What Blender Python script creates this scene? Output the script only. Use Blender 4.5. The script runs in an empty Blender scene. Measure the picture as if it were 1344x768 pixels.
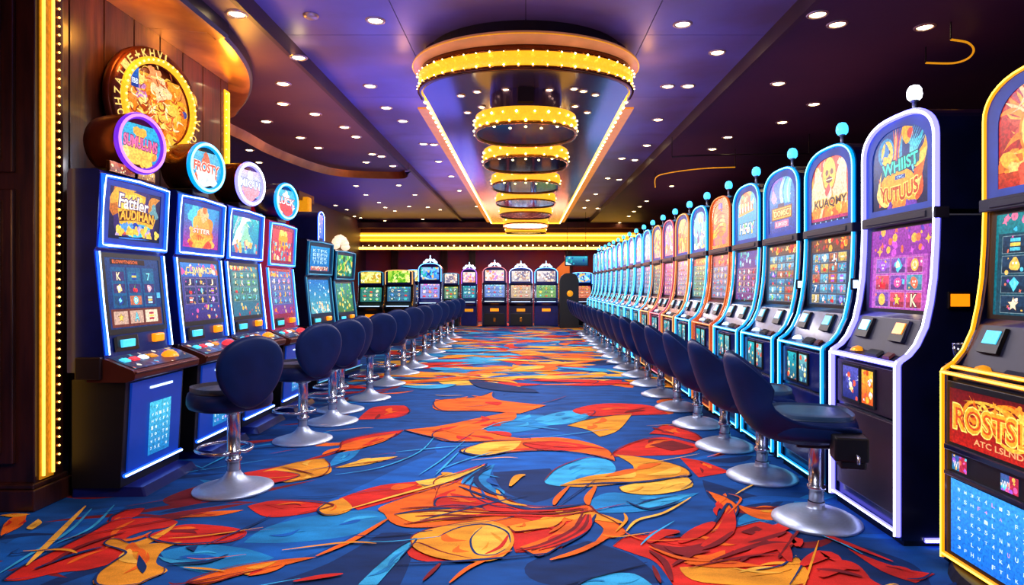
import bpy, math, random
from mathutils import Vector as Vec
from math import pi, sin, cos, sqrt, radians
sc = bpy.context.scene
COL = sc.collection

# ------------------------------------------------------------------ helpers
def lin(c, a=1.0):
    r = []
    for x in c[:3]:
        x = x / 255.0
        r.append(x / 12.92 if x <= 0.04045 else ((x + 0.055) / 1.055) ** 2.4)
    return (r[0], r[1], r[2], a)

class MB:
    def __init__(s):
        s.v = []; s.f = []; s.c = []; s.m = []; s.s = []
    def add(s, vs, fs, mi=0, col=None, smooth=False):
        o = len(s.v); s.v += [tuple(v) for v in vs]
        for f in fs:
            s.f.append([i + o for i in f]); s.c.append(col); s.m.append(mi); s.s.append(smooth)
        return s
    def box(s, x0, x1, y0, y1, z0, z1, mi=0, col=None):
        vs = [(x0,y0,z0),(x1,y0,z0),(x1,y1,z0),(x0,y1,z0),(x0,y0,z1),(x1,y0,z1),(x1,y1,z1),(x0,y1,z1)]
        return s.add(vs, [(3,2,1,0),(4,5,6,7),(0,1,5,4),(1,2,6,5),(2,3,7,6),(3,0,4,7)], mi, col)
    def tube(s, pts, r, n=8, closed=False, mi=0, cap=True):
        P = [Vec(p) for p in pts]; N = len(P); rings = []
        up = None
        for i in range(N):
            a = P[(i-1) % N] if (closed or i > 0) else P[i]
            b = P[(i+1) % N] if (closed or i < N-1) else P[i]
            t = (b - a).normalized()
            if up is None:
                up = Vec((0,0,1)) if abs(t.z) < .9 else Vec((1,0,0))
            sd = t.cross(up)
            if sd.length < 1e-4: sd = t.cross(Vec((0,1,0)))
            sd.normalize(); up = sd.cross(t).normalized()
            k = 1.0
            if (closed or 0 < i < N-1):
                d1 = (P[i]-P[(i-1)%N]).normalized(); d2 = (P[(i+1)%N]-P[i]).normalized()
                k = 1/max(.6, sqrt(max(.01,(1+d1.dot(d2))/2)))
            rr = r[i] if isinstance(r,(list,tuple)) else r
            rings.append([P[i] + (sd*cos(2*pi*j/n) + up*sin(2*pi*j/n))*rr*k for j in range(n)])
        vs = [v for q in rings for v in q]; fs = []
        for i in range(N if closed else N-1):
            a = i*n; b = ((i+1) % N)*n
            for j in range(n):
                fs.append((a+j, a+(j+1)%n, b+(j+1)%n, b+j))
        s.add(vs, fs, mi, None, True)
        if cap and not closed:
            s.add(rings[0], [tuple(range(n))[::-1]], mi); s.add(rings[-1], [tuple(range(n))], mi)
        return s
    def glow(s, pts, r, n=8, closed=False, d=(0,-1,0)):
        s.tube(pts, r, n, closed, 0)
        return s.tube([(p[0]+d[0]*r*.72, p[1]+d[1]*r*.72, p[2]+d[2]*r*.72) for p in pts], r*.5, 6, closed, 1)
    def lathe(s, prof, n=32, c=(0,0,0), ax='z', mi=0, smooth=True):
        vs = []; fs = []
        for (r, h) in prof:
            for j in range(n):
                a = 2*pi*j/n
                if ax == 'z': p = (c[0]+r*cos(a), c[1]+r*sin(a), c[2]+h)
                elif ax == 'y': p = (c[0]+r*cos(a), c[1]+h, c[2]+r*sin(a))
                else: p = (c[0]+h, c[1]+r*cos(a), c[2]+r*sin(a))
                vs.append(p)
        for i in range(len(prof)-1):
            for j in range(n):
                q = (i*n+j, i*n+(j+1)%n, (i+1)*n+(j+1)%n, (i+1)*n+j)
                fs.append(q if ax != 'y' else q[::-1])
        return s.add(vs, fs, mi, None, smooth)
    def prism(s, a, b, mi=0, smooth=False, caps=True):
        """skin between two equal outlines a and b (lists of 3d points), closed"""
        n = len(a)
        s.add(list(a)+list(b), [(i,(i+1)%n,n+(i+1)%n,n+i) for i in range(n)], mi, None, smooth)
        if caps:
            s.add(a, [tuple(range(n))[::-1]], mi); s.add(b, [tuple(range(n))], mi)
        return s
    def ring(s, a, b, mi=0):
        n = len(a)
        return s.add(list(a)+list(b), [(i,(i+1)%n,n+(i+1)%n,n+i) for i in range(n)], mi)
    def mesh(s, name, mats):
        me = bpy.data.meshes.new(name)
        me.from_pydata(s.v, [], s.f)
        for m in mats: me.materials.append(m)
        me.polygons.foreach_set('material_index', s.m)
        me.polygons.foreach_set('use_smooth', s.s)
        if any(c is not None for c in s.c):
            at = me.color_attributes.new('Col', 'FLOAT_COLOR', 'CORNER')
            buf = []
            for f, c in zip(s.f, s.c):
                if c is None: c = (1,1,1,1)
                if isinstance(c, list):
                    for q in c: buf += q
                else: buf += list(c)*len(f)
            at.data.foreach_set('color', buf)
        me.update()
        return me

def link(name, me, parent=None, bevel=0, seg=2):
    o = bpy.data.objects.new(name, me); COL.objects.link(o)
    if parent is not None: o.parent = parent
    if bevel:
        b = o.modifiers.new('soft edges', 'BEVEL'); b.width = bevel; b.segments = seg; b.limit_method = 'ANGLE'; b.angle_limit = .6
    return o
def obj(name, mb, mats, parent=None, bevel=0, seg=2):
    if not isinstance(mats, (list, tuple)): mats = [mats]
    return link(name, mb.mesh(name, mats), parent, bevel, seg)
CACHE = {}
def shared(name, key, fn, mats, parent, bevel=0):
    if not isinstance(mats, (list, tuple)): mats = [mats]
    k = (key,) + tuple(m.name for m in mats)
    if k not in CACHE: CACHE[k] = fn().mesh(name, mats)
    return link(name, CACHE[k], parent, bevel)
def thing(name, label, cat, loc=(0,0,0), rz=0, group=None, kind=None):
    o = bpy.data.objects.new(name, None); COL.objects.link(o)
    o.empty_display_size = .1
    o.location = loc; o.rotation_euler = (0,0,rz)
    return tag(o, label, cat, group, kind)
def tag(o, label, cat, group=None, kind=None):
    o['label'] = label; o['category'] = cat
    if group: o['group'] = group
    if kind: o['kind'] = kind
    return o
def struct(name, mb, mats, label=None, bevel=0):
    o = obj(name, mb, mats, None, bevel); o['kind'] = 'structure'
    if label: o['label'] = label
    return o
def copy_tree(o, parent=None):
    c = o.copy(); COL.objects.link(c)
    if parent is not None:
        c.parent = parent
    for ch in list(o.children): copy_tree(ch, c)
    return c

# ------------------------------------------------------------------ materials
def mat(name, col, rough=.5, metal=0., emit=None, es=0., var=.0, vs=8., bump=0., bs=60., coat=0., stretch=None, col2=None, spec=.5):
    m = bpy.data.materials.new(name); m.use_nodes = True
    nt = m.node_tree; p = nt.nodes['Principled BSDF']
    p.inputs['Base Color'].default_value = lin(col)
    p.inputs['Roughness'].default_value = rough; p.inputs['Metallic'].default_value = metal
    p.inputs['Specular IOR Level'].default_value = spec
    if coat: p.inputs['Coat Weight'].default_value = coat; p.inputs['Coat Roughness'].default_value = .08
    if emit:
        p.inputs['Emission Color'].default_value = lin(emit); p.inputs['Emission Strength'].default_value = es
    tc = nt.nodes.new('ShaderNodeTexCoord'); mp = nt.nodes.new('ShaderNodeMapping')
    nt.links.new(tc.outputs['Object'], mp.inputs['Vector'])
    if stretch: mp.inputs['Scale'].default_value = stretch
    if var:
        n = nt.nodes.new('ShaderNodeTexNoise'); n.inputs['Scale'].default_value = vs; n.inputs['Detail'].default_value = 5
        nt.links.new(mp.outputs['Vector'], n.inputs['Vector'])
        r = nt.nodes.new('ShaderNodeMix'); r.data_type = 'RGBA'
        c1 = lin(col); c2 = lin(col2) if col2 else tuple(max(0,x*(1-var)) for x in c1[:3])+(1,)
        r.inputs[6].default_value = c1; r.inputs[7].default_value = c2
        cr = nt.nodes.new('ShaderNodeMapRange'); cr.inputs[1].default_value = .35; cr.inputs[2].default_value = .65
        nt.links.new(n.outputs['Fac'], cr.inputs[0]); nt.links.new(cr.outputs[0], r.inputs[0])
        nt.links.new(r.outputs[2], p.inputs['Base Color'])
    if bump:
        n = nt.nodes.new('ShaderNodeTexNoise'); n.inputs['Scale'].default_value = bs; n.inputs['Detail'].default_value = 4
        nt.links.new(mp.outputs['Vector'], n.inputs['Vector'])
        b = nt.nodes.new('ShaderNodeBump'); b.inputs['Strength'].default_value = bump; b.inputs['Distance'].default_value = .01
        nt.links.new(n.outputs['Fac'], b.inputs['Height']); nt.links.new(b.outputs['Normal'], p.inputs['Normal'])
    return m

def art_mat(name, es=1.0, nscale=70., lo=.62, hi=1.32):
    """lit display: emission from the painted colour, broken up by fine noise, under a glossy pane"""
    m = bpy.data.materials.new(name); m.use_nodes = True
    nt = m.node_tree; p = nt.nodes['Principled BSDF']
    p.inputs['Base Color'].default_value = (.004,.004,.006,1); p.inputs['Roughness'].default_value = .3; p.inputs['Specular IOR Level'].default_value = .25
    a = nt.nodes.new('ShaderNodeAttribute'); a.attribute_name = 'Col'
    tc = nt.nodes.new('ShaderNodeTexCoord')
    n = nt.nodes.new('ShaderNodeTexNoise'); n.inputs['Scale'].default_value = nscale; n.inputs['Detail'].default_value = 3
    nt.links.new(tc.outputs['Object'], n.inputs['Vector'])
    r = nt.nodes.new('ShaderNodeMapRange'); r.inputs[1].default_value = .3; r.inputs[2].default_value = .7
    r.inputs[3].default_value = lo; r.inputs[4].default_value = hi
    nt.links.new(n.outputs['Fac'], r.inputs[0])
    mu = nt.nodes.new('ShaderNodeVectorMath'); mu.operation = 'SCALE'
    nt.links.new(a.outputs['Color'], mu.inputs[0]); nt.links.new(r.outputs[0], mu.inputs['Scale'])
    nt.links.new(mu.outputs[0], p.inputs['Emission Color']); p.inputs['Emission Strength'].default_value = es
    return m

def neon(name, col, es, core=(255,255,255), ce=5.):
    return [mat(name, (20,22,30), .3, 0, col, es, bump=.05), mat(name+' core', (40,40,50), .3, 0, core, ce, bump=.05)]

M = dict(
    cab=mat('navy black cabinet lacquer', (10,18,62), .28, .2, var=.4, vs=5, coat=.4),
    cabblue=mat('deep blue cabinet lacquer', (10,30,120), .3, .25, var=.35, vs=6, coat=.4),
    bezel=mat('neon-lit blue bezel', (26,84,210), .5, 0, var=.3, vs=6),  # blue brightened to carry the neon glow around the screens
    trimbrown=mat('brown ceiling step', (62,40,50), .5, 0, var=.3, vs=3),
    neonlit_leather=mat('cyan-lit navy seat pad', (18,50,84), .4, 0, var=.25, vs=7, bump=.12, bs=220),  # teal tint puts the cyan neon light on the seat into its colour
    plate=mat('bulb-lit copper ceiling plate', (226,164,120), .45, .1, (255,160,80), .12, var=.3, vs=3),  # lighter tone and faint emission stand in for bulb light on the plate
    black=mat('satin black plastic', (7,7,10), .45, var=.3, vs=20),
    darkbrown=mat('dark brown side laminate', (30,14,18), .4, var=.4, vs=4),
    plum=mat('plum brown front panel', (52,32,52), .42, .1, var=.3, vs=5),
    grey=mat('dark grey console plastic', (22,26,54), .45, .2, var=.2, vs=12),
    bluepanel=mat('lit blue front panel', (16,50,130), .35, .2, (10,56,170), .6, var=.3, vs=4),
    deck=mat('dark glossy console deck', (14,26,74), .3, .2, var=.5, vs=18, col2=(26,46,104), coat=.2),
    copper=mat('copper brown console lip', (120,58,40), .28, .6, var=.3, vs=5),
    bronze=mat('polished bronze drum', (120,70,34), .2, .85, var=.3, vs=5),
    chrome=mat('chrome', (200,208,222), .25, 1., var=.15, vs=9),
    steel=mat('brushed steel', (172,186,212), .42, .75, var=.1, vs=30, stretch=(1,1,12)),
    leather=mat('navy upholstery', (7,34,88), .45, var=.25, vs=7, bump=.12, bs=220, spec=.22),
    leathertop=mat('charcoal seat upholstery', (24,38,60), .4, var=.25, vs=7, bump=.12, bs=220),
    gold=mat('polished gold trim', (215,150,50), .22, .9, var=.3, vs=12),
    goldglow=mat('glowing gold relief', (220,140,30), .3, .5, (255,165,25), .7, var=.5, vs=30, bump=.5, bs=40),
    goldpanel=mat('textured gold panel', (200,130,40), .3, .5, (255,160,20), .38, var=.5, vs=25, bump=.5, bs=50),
    glowledge=mat('painted gold strip glow', (150,90,20), .5, 0, (255,150,12), .6, var=.4, vs=6),
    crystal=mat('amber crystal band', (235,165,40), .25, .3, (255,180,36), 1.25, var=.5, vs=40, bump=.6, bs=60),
    mirror=mat('dark mirrored underside', (62,44,50), .08, .85, var=.3, vs=4),
    bulbdim=mat('small amber bulb', (255,225,160), .3, 0, (255,205,100), 4, bump=.02),
    bulb=mat('warm bulb', (255,235,190), .3, 0, (255,222,140), 14, bump=.02),
    wood=mat('dark walnut panelling', (84,44,26), .33, 0, var=.6, vs=5, stretch=(3,3,.35), col2=(46,22,16), bump=.1, bs=30, coat=.3),
    wooddark=mat('dark mahogany pillar', (66,30,22), .36, 0, var=.6, vs=5, stretch=(3,3,.35), col2=(34,14,12), bump=.1, bs=30, coat=.25),
    ledgold=mat('gold light strip', (255,220,120), .3, 0, (255,186,40), 3.2, var=.3, vs=30),
    ledpillar=mat('amber tube light', (255,225,150), .3, 0, (255,196,70), 1.9, bump=.05),
    ledwarm=mat('warm white light strip', (255,230,160), .3, 0, (255,206,90), 4.2, bump=.05),
    orange=mat('orange lit button', (255,150,20), .3, 0, (255,140,10), 1.2, var=.2, vs=30),
    redbtn=mat('red lit button', (240,60,60), .3, 0, (250,50,60), 1.0, var=.2, vs=30),
    cyanbtn=mat('cyan lit display', (90,210,240), .2, 0, (70,200,245), 1.1, var=.4, vs=60),
    whitebtn=mat('white lit badge', (220,235,255), .3, 0, (190,225,255), 1.6, var=.2, vs=30),
    lampblue=mat('blue white lamp dome', (120,200,240), .3, 0, (70,190,255), 2.2, var=.5, vs=40),
    glass=mat('dark smoked glass', (20,28,50), .05, 0, var=.2, vs=9, coat=1.),
    lens=mat('lit downlight lens', (255,240,200), .3, 0, (255,222,160), 22, bump=.02),
    rim=mat('pale metal downlight rim', (190,170,150), .35, .6, var=.2, vs=20),
    ceil_c=mat('violet grey ceiling panels', (116,112,176), .42, .05, var=.35, vs=.8, col2=(104,84,112)),
    ceil_l=mat('brown lacquered soffit', (112,80,80), .45, .1, var=.3, vs=.9, col2=(88,62,82)),
    ceil_f=mat('violet ceiling', (78,64,120), .42, .1, var=.35, vs=.8, col2=(96,64,104)),
    ceil_r=mat('dark aubergine ceiling', (74,40,62), .5, .0, var=.4, vs=.8, col2=(50,28,58)),
    tray=mat('violet mirrored tray', (70,58,92), .16, .55, var=.25, vs=1.2, col2=(84,60,80)),
    edge=mat('near black ceiling edge', (24,14,22), .4, .1, var=.3, vs=3),
    canopy=mat('gilded canopy underside', (228,160,66), .3, .55, var=.4, vs=1.6, col2=(150,84,30)),
    bulk=mat('brown bulkhead', (110,58,44), .4, .1, var=.4, vs=2, col2=(72,32,40)),
    redwall=mat('crimson back wall', (190,66,62), .5, 0, var=.5, vs=.7, col2=(132,56,128)),
    violetwall=mat('dim violet wall', (70,46,78), .5, 0, var=.4, vs=.8, col2=(88,46,52)),
    redpanel=mat('self-lit crimson lacquer', (140,24,40), .35, .1, (150,10,36), .5, var=.35, vs=3),  # emission brightens the dark tower body in place of light falling on it
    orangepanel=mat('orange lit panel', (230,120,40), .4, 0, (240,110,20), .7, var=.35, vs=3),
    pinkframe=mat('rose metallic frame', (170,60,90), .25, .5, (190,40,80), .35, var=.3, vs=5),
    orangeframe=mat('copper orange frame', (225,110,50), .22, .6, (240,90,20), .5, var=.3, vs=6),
    art=art_mat('painted display', 1.3, 70),
    artsoft=art_mat('soft painted display', 1.05, 30, .75, 1.25),
    arthot=art_mat('bright painted display', 1.5, 80),
)
NEON = dict(
    white=neon('white violet neon', (112,108,255), 3.6, (235,238,255), 6.),
    cyan=neon('cyan neon', (0,140,235), 1.9, (130,235,255), 3.6),
    azure=neon('azure neon', (0,110,255), 2.2, (120,210,255), 4.),
    blue=neon('ice blue neon', (20,80,255), 2.8, (190,220,255), 6.),
    yellow=neon('yellow neon', (255,150,0), 1.6, (255,220,70), 4.),
    gold=neon('gold neon', (240,130,40), .9, (255,215,140), 1.5),
    orange=neon('orange neon', (235,90,25), .8, (255,170,90), 1.3),
    rose=neon('rose neon', (220,60,100), .9, (255,170,180), 1.5),
    teal=neon('teal neon', (0,90,150), .6, (80,190,230), 1.),
    violet=neon('violet neon', (120,40,230), 1.1, (220,130,255), 1.8),
)

# ------------------------------------------------------------------ writing
TXT = {}
def text2d(s, bold=0.0):
    k = (s, bold)
    if k in TXT: return TXT[k]
    cu = bpy.data.curves.new('lettering', 'FONT'); cu.body = s; cu.offset = bold; cu.resolution_u = 3; cu.fill_mode = 'FRONT'
    ob = bpy.data.objects.new('lettering', cu)
    me = bpy.data.meshes.new_from_object(ob)
    vs = [(v.co.x, v.co.y) for v in me.vertices]; fs = [tuple(p.vertices) for p in me.polygons]
    bpy.data.objects.remove(ob); bpy.data.curves.remove(cu); bpy.data.meshes.remove(me)
    TXT[k] = (vs, fs); return TXT[k]

# ------------------------------------------------------------------ painting on a lit panel
def clip(pts, W, H):
    def cut(P, f, g):
        out = []
        for i in range(len(P)):
            a = P[i-1]; b = P[i]; fa = f(a); fb = f(b)
            if (fa >= 0) != (fb >= 0): out.append(g(a, b, fa/(fa-fb)))
            if fb >= 0: out.append(b)
        return out
    g = lambda a, b, t: (a[0]+(b[0]-a[0])*t, a[1]+(b[1]-a[1])*t)
    for f in (lambda p: p[0], lambda p: W-p[0], lambda p: p[1], lambda p: H-p[1]):
        if len(pts) < 3: return []
        pts = cut(pts, f, g)
    return pts
class Art:
    def __init__(s, o, U, N, Vv, W, H, seed=0, disc=False):
        s.o = Vec(o); s.U = Vec(U).normalized(); s.V = Vec(Vv).normalized(); s.N = Vec(N).normalized()
        s.W = W; s.H = H; s.mb = MB(); s.k = 0; s.r = random.Random(seed); s.disc = disc
    def P(s, p):
        return s.o + s.U*p[0] + s.V*p[1] + s.N*(s.k*.000025)
    def poly(s, pts, col, a=1.0):
        W, H = s.W, s.H
        if s.disc:
            c = W/2
            q = []
            for x, y in pts:
                dx, dy = x-c, y-c; d = sqrt(dx*dx+dy*dy)
                if d > c: dx *= c/d; dy *= c/d
                q.append((c+dx, c+dy))
            pts = q
        else: pts = clip(pts, W, H)
        if len(pts) < 3: return
        s.k += 1
        s.mb.add([s.P(p) for p in pts], [tuple(range(len(pts)))], 0, lin(col))
    def u(s, pts, col): s.poly([(x*s.W, y*s.H) for x, y in pts], col)
    def rect(s, x0, y0, x1, y1, col): s.u([(x0,y0),(x1,y0),(x1,y1),(x0,y1)], col)
    def grad(s, c0, c1, x0=0, y0=0, x1=1, y1=1, n=14):
        for i in range(n):
            t = i/(n-1); c = [c0[j]+(c1[j]-c0[j])*t for j in range(3)]
            s.rect(x0, y0+(y1-y0)*i/n, x1, y0+(y1-y0)*(i+1)/n, c); s.k -= 1
        s.k += 1
    def disc_(s, cx, cy, r, col, n=18, sq=1.0):
        s.poly([(cx*s.W+r*cos(2*pi*i/n), cy*s.H+r*sq*sin(2*pi*i/n)) for i in range(n)], col)
    def star(s, cx, cy, r, col, n=5, q=.45, ph=pi/2):
        s.poly([(cx*s.W+(r if i%2==0 else r*q)*cos(ph+pi*i/n), cy*s.H+(r if i%2==0 else r*q)*sin(ph+pi*i/n)) for i in range(2*n)], col)
    def blob(s, cx, cy, r, col, n=16, jit=.3, sx=1., sy=1.):
        ph = s.r.random()*6; k = s.r.choice([2,3,4])
        s.poly([(cx*s.W+sx*r*(1+jit*sin(k*a+ph)+jit*.5*s.r.uniform(-1,1))*cos(a), cy*s.H+sy*r*(1+jit*sin(k*a+ph))*sin(a)) for a in [2*pi*i/n for i in range(n)]], col)
    def leaf(s, x0, y0, x1, y1, w, col, bend=.2, n=10):
        """tapering tongue from one point to another, in panel fractions; w in metres"""
        a = Vec((x0*s.W, y0*s.H)); b = Vec((x1*s.W, y1*s.H)); d = b-a; pn = Vec((-d.y, d.x))
        L = []; R = []
        for i in range(n+1):
            t = i/n; c = a+d*t+pn*bend*sin(pi*t); ww = w*sin(pi*min(1,t*.9+.1))*(1-t*.55)
            nn = pn.normalized() if pn.length else Vec((0,1))
            L.append(c+nn*ww); R.append(c-nn*ww)
        for i in range(n):
            s.poly([tuple(L[i]), tuple(L[i+1]), tuple(R[i+1]), tuple(R[i])], col); s.k -= 1
        s.k += 1
    def text(s, t, cx, cy, w, col, h=None, bold=0., arc=0., out=None, ob=.05, slant=0., rot=0.):
        base, _ = text2d(t, 0.)
        x0 = min(v[0] for v in base); x1 = max(v[0] for v in base); y0 = min(v[1] for v in base); y1 = max(v[1] for v in base)
        sx = w*s.W/(x1-x0); sy = sx if h is None else h*s.H/(y1-y0)
        for (bb, cc) in ([(ob, out)] if out else []) + [(bold, col)]:
            vs, fs = text2d(t, bb); s.k += 1; pts = []
            for x, y in vs:
                X = (x-(x0+x1)/2)*sx; Y = (y-(y0+y1)/2)*sy
                X += slant*Y; Y += arc*s.H*(1-(2*X/(w*s.W))**2)
                if rot: X, Y = X*cos(rot)-Y*sin(rot), X*sin(rot)+Y*cos(rot)
                pts.append(s.P((cx*s.W+X, cy*s.H+Y)))
            s.mb.add(pts, fs, 0, lin(cc))
    def frame(s, x0, y0, x1, y1, t, col):
        tx = t/s.W; ty = t/s.H
        s.rect(x0,y0,x1,y0+ty,col); s.rect(x0,y1-ty,x1,y1,col); s.rect(x0,y0,x0+tx,y1,col); s.rect(x1-tx,y0,x1,y1,col)
    def confetti(s, n, pal, r0, r1, box=(0,0,1,1)):
        for i in range(n):
            c = s.r.choice(pal); x = s.r.uniform(box[0],box[2]); y = s.r.uniform(box[1],box[3]); r = s.r.uniform(r0,r1)
            k = s.r.random()
            if k < .4: s.disc_(x,y,r,c,9)
            elif k < .7: s.blob(x,y,r,c,9)
            else: s.star(x,y,r*1.2,c,4,.4,s.r.random())
    def build(s, name, parent, m=None):
        return obj(name, s.mb, m or M['art'], parent)

WARM = [(255,190,60),(250,120,30),(230,50,40),(255,225,140),(190,40,60)]
COOL = [(40,140,230),(80,220,240),(30,60,160),(190,240,255),(40,190,180)]
CANDY = [(240,90,170),(170,90,230),(255,200,90),(90,210,240),(250,120,90),(255,235,220)]
JUNG = [(60,170,70),(150,220,80),(30,90,60),(240,210,90),(30,150,150),(200,240,190)]

def symbol(A, cx, cy, r, pal):
    k = A.r.randrange(9); c = A.r.choice(pal); d = A.r.choice([(255,240,200),(255,210,90),(255,255,255),(120,230,250)])
    if k == 0: A.disc_(cx,cy,r*.85,c); A.disc_(cx,cy,r*.55,d); A.star(cx,cy,r*.45,c)
    elif k == 1: A.star(cx,cy,r,(90,30,20)); A.star(cx,cy,r*.85,d)
    elif k == 2: A.poly([(cx*A.W,cy*A.H+r*.9),(cx*A.W+r*.8,cy*A.H+r*.2),(cx*A.W,cy*A.H-r*.9),(cx*A.W-r*.8,cy*A.H+r*.2)], c); A.poly([(cx*A.W,cy*A.H+r*.5),(cx*A.W+r*.4,cy*A.H+r*.15),(cx*A.W,cy*A.H-r*.4)], d)
    elif k == 3:
        A.disc_(cx-.3*r/A.W,cy-.3*r/A.H,r*.45,(220,30,50)); A.disc_(cx+.4*r/A.W,cy-.4*r/A.H,r*.45,(240,50,60)); A.leaf(cx,cy-.2*r/A.H,cx+.3*r/A.W,cy+.9*r/A.H,r*.1,(80,190,60))
    elif k in (4,5): A.text(A.r.choice('7AKQJ'), cx, cy, 1.25*r/A.W, d, h=1.6*r/A.H, bold=.02, out=(70,20,50), ob=.07)
    elif k == 6:
        A.blob(cx,cy,r*.8,c,14,.15); A.disc_(cx-.25*r/A.W,cy+.15*r/A.H,r*.16,(255,255,255),8); A.disc_(cx+.25*r/A.W,cy+.15*r/A.H,r*.16,(255,255,255),8); A.disc_(cx,cy-.3*r/A.H,r*.25,d,8,.5)
    elif k == 7:
        for j in (-1,0,1): A.poly([(cx*A.W-r*.8,cy*A.H+j*r*.55-r*.2),(cx*A.W+r*.8,cy*A.H+j*r*.55-r*.2),(cx*A.W+r*.8,cy*A.H+j*r*.55+r*.2),(cx*A.W-r*.8,cy*A.H+j*r*.55+r*.2)], c if j else d)
    else:
        A.blob(cx,cy,r*.85,c,12,.25); A.blob(cx-.1*r/A.W,cy+.1*r/A.H,r*.5,d,10,.3)

def reels(A, rows, cols, bg0, bg1, cell, edge, pal, head=.22, foot=0., headpal=None, cellpal=None, mx=.06, headtext=None):
    A.grad(bg0, bg1)
    top = 1-head
    if head > .02:
        A.confetti(26, headpal or pal, .008, .028, (.03, top+.02, .97, .98))
        if headtext: A.text(headtext, .5, 1-head*.55, .7, (255,230,150), h=head*.45, bold=.02, out=(90,30,60))
    A.rect(mx*.5, foot+.015, 1-mx*.5, top-.005, edge)
    cw = (1-2*mx)/cols; chh = (top-foot-.05)/rows
    for i in range(cols):
        for j in range(rows):
            x0 = mx+i*cw; y0 = foot+.03+j*chh
            c = A.r.choice(cellpal) if cellpal else cell
            A.rect(x0+.05*cw, y0+.05*chh, x0+.95*cw, y0+.95*chh, c)
            A.k += 1
            A.rect(x0+.05*cw, y0+.05*chh, x0+.95*cw, y0+.4*chh, [v*.75 for v in c])
            A.confetti(4, pal+[edge], .004, .012, (x0+.08*cw, y0+.1*chh, x0+.92*cw, y0+.9*chh))
            symbol(A, x0+cw/2, y0+chh/2, min(cw*A.W, chh*A.H)*.42, pal)
            A.frame(x0+.05*cw, y0+.05*chh, x0+.95*cw, y0+.95*chh, .0025, [min(255,v*.5+120) for v in edge])
    if foot > .02:
        A.confetti(16, headpal or pal, .006, .02, (.04,.01,.96,foot-.01))

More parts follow.
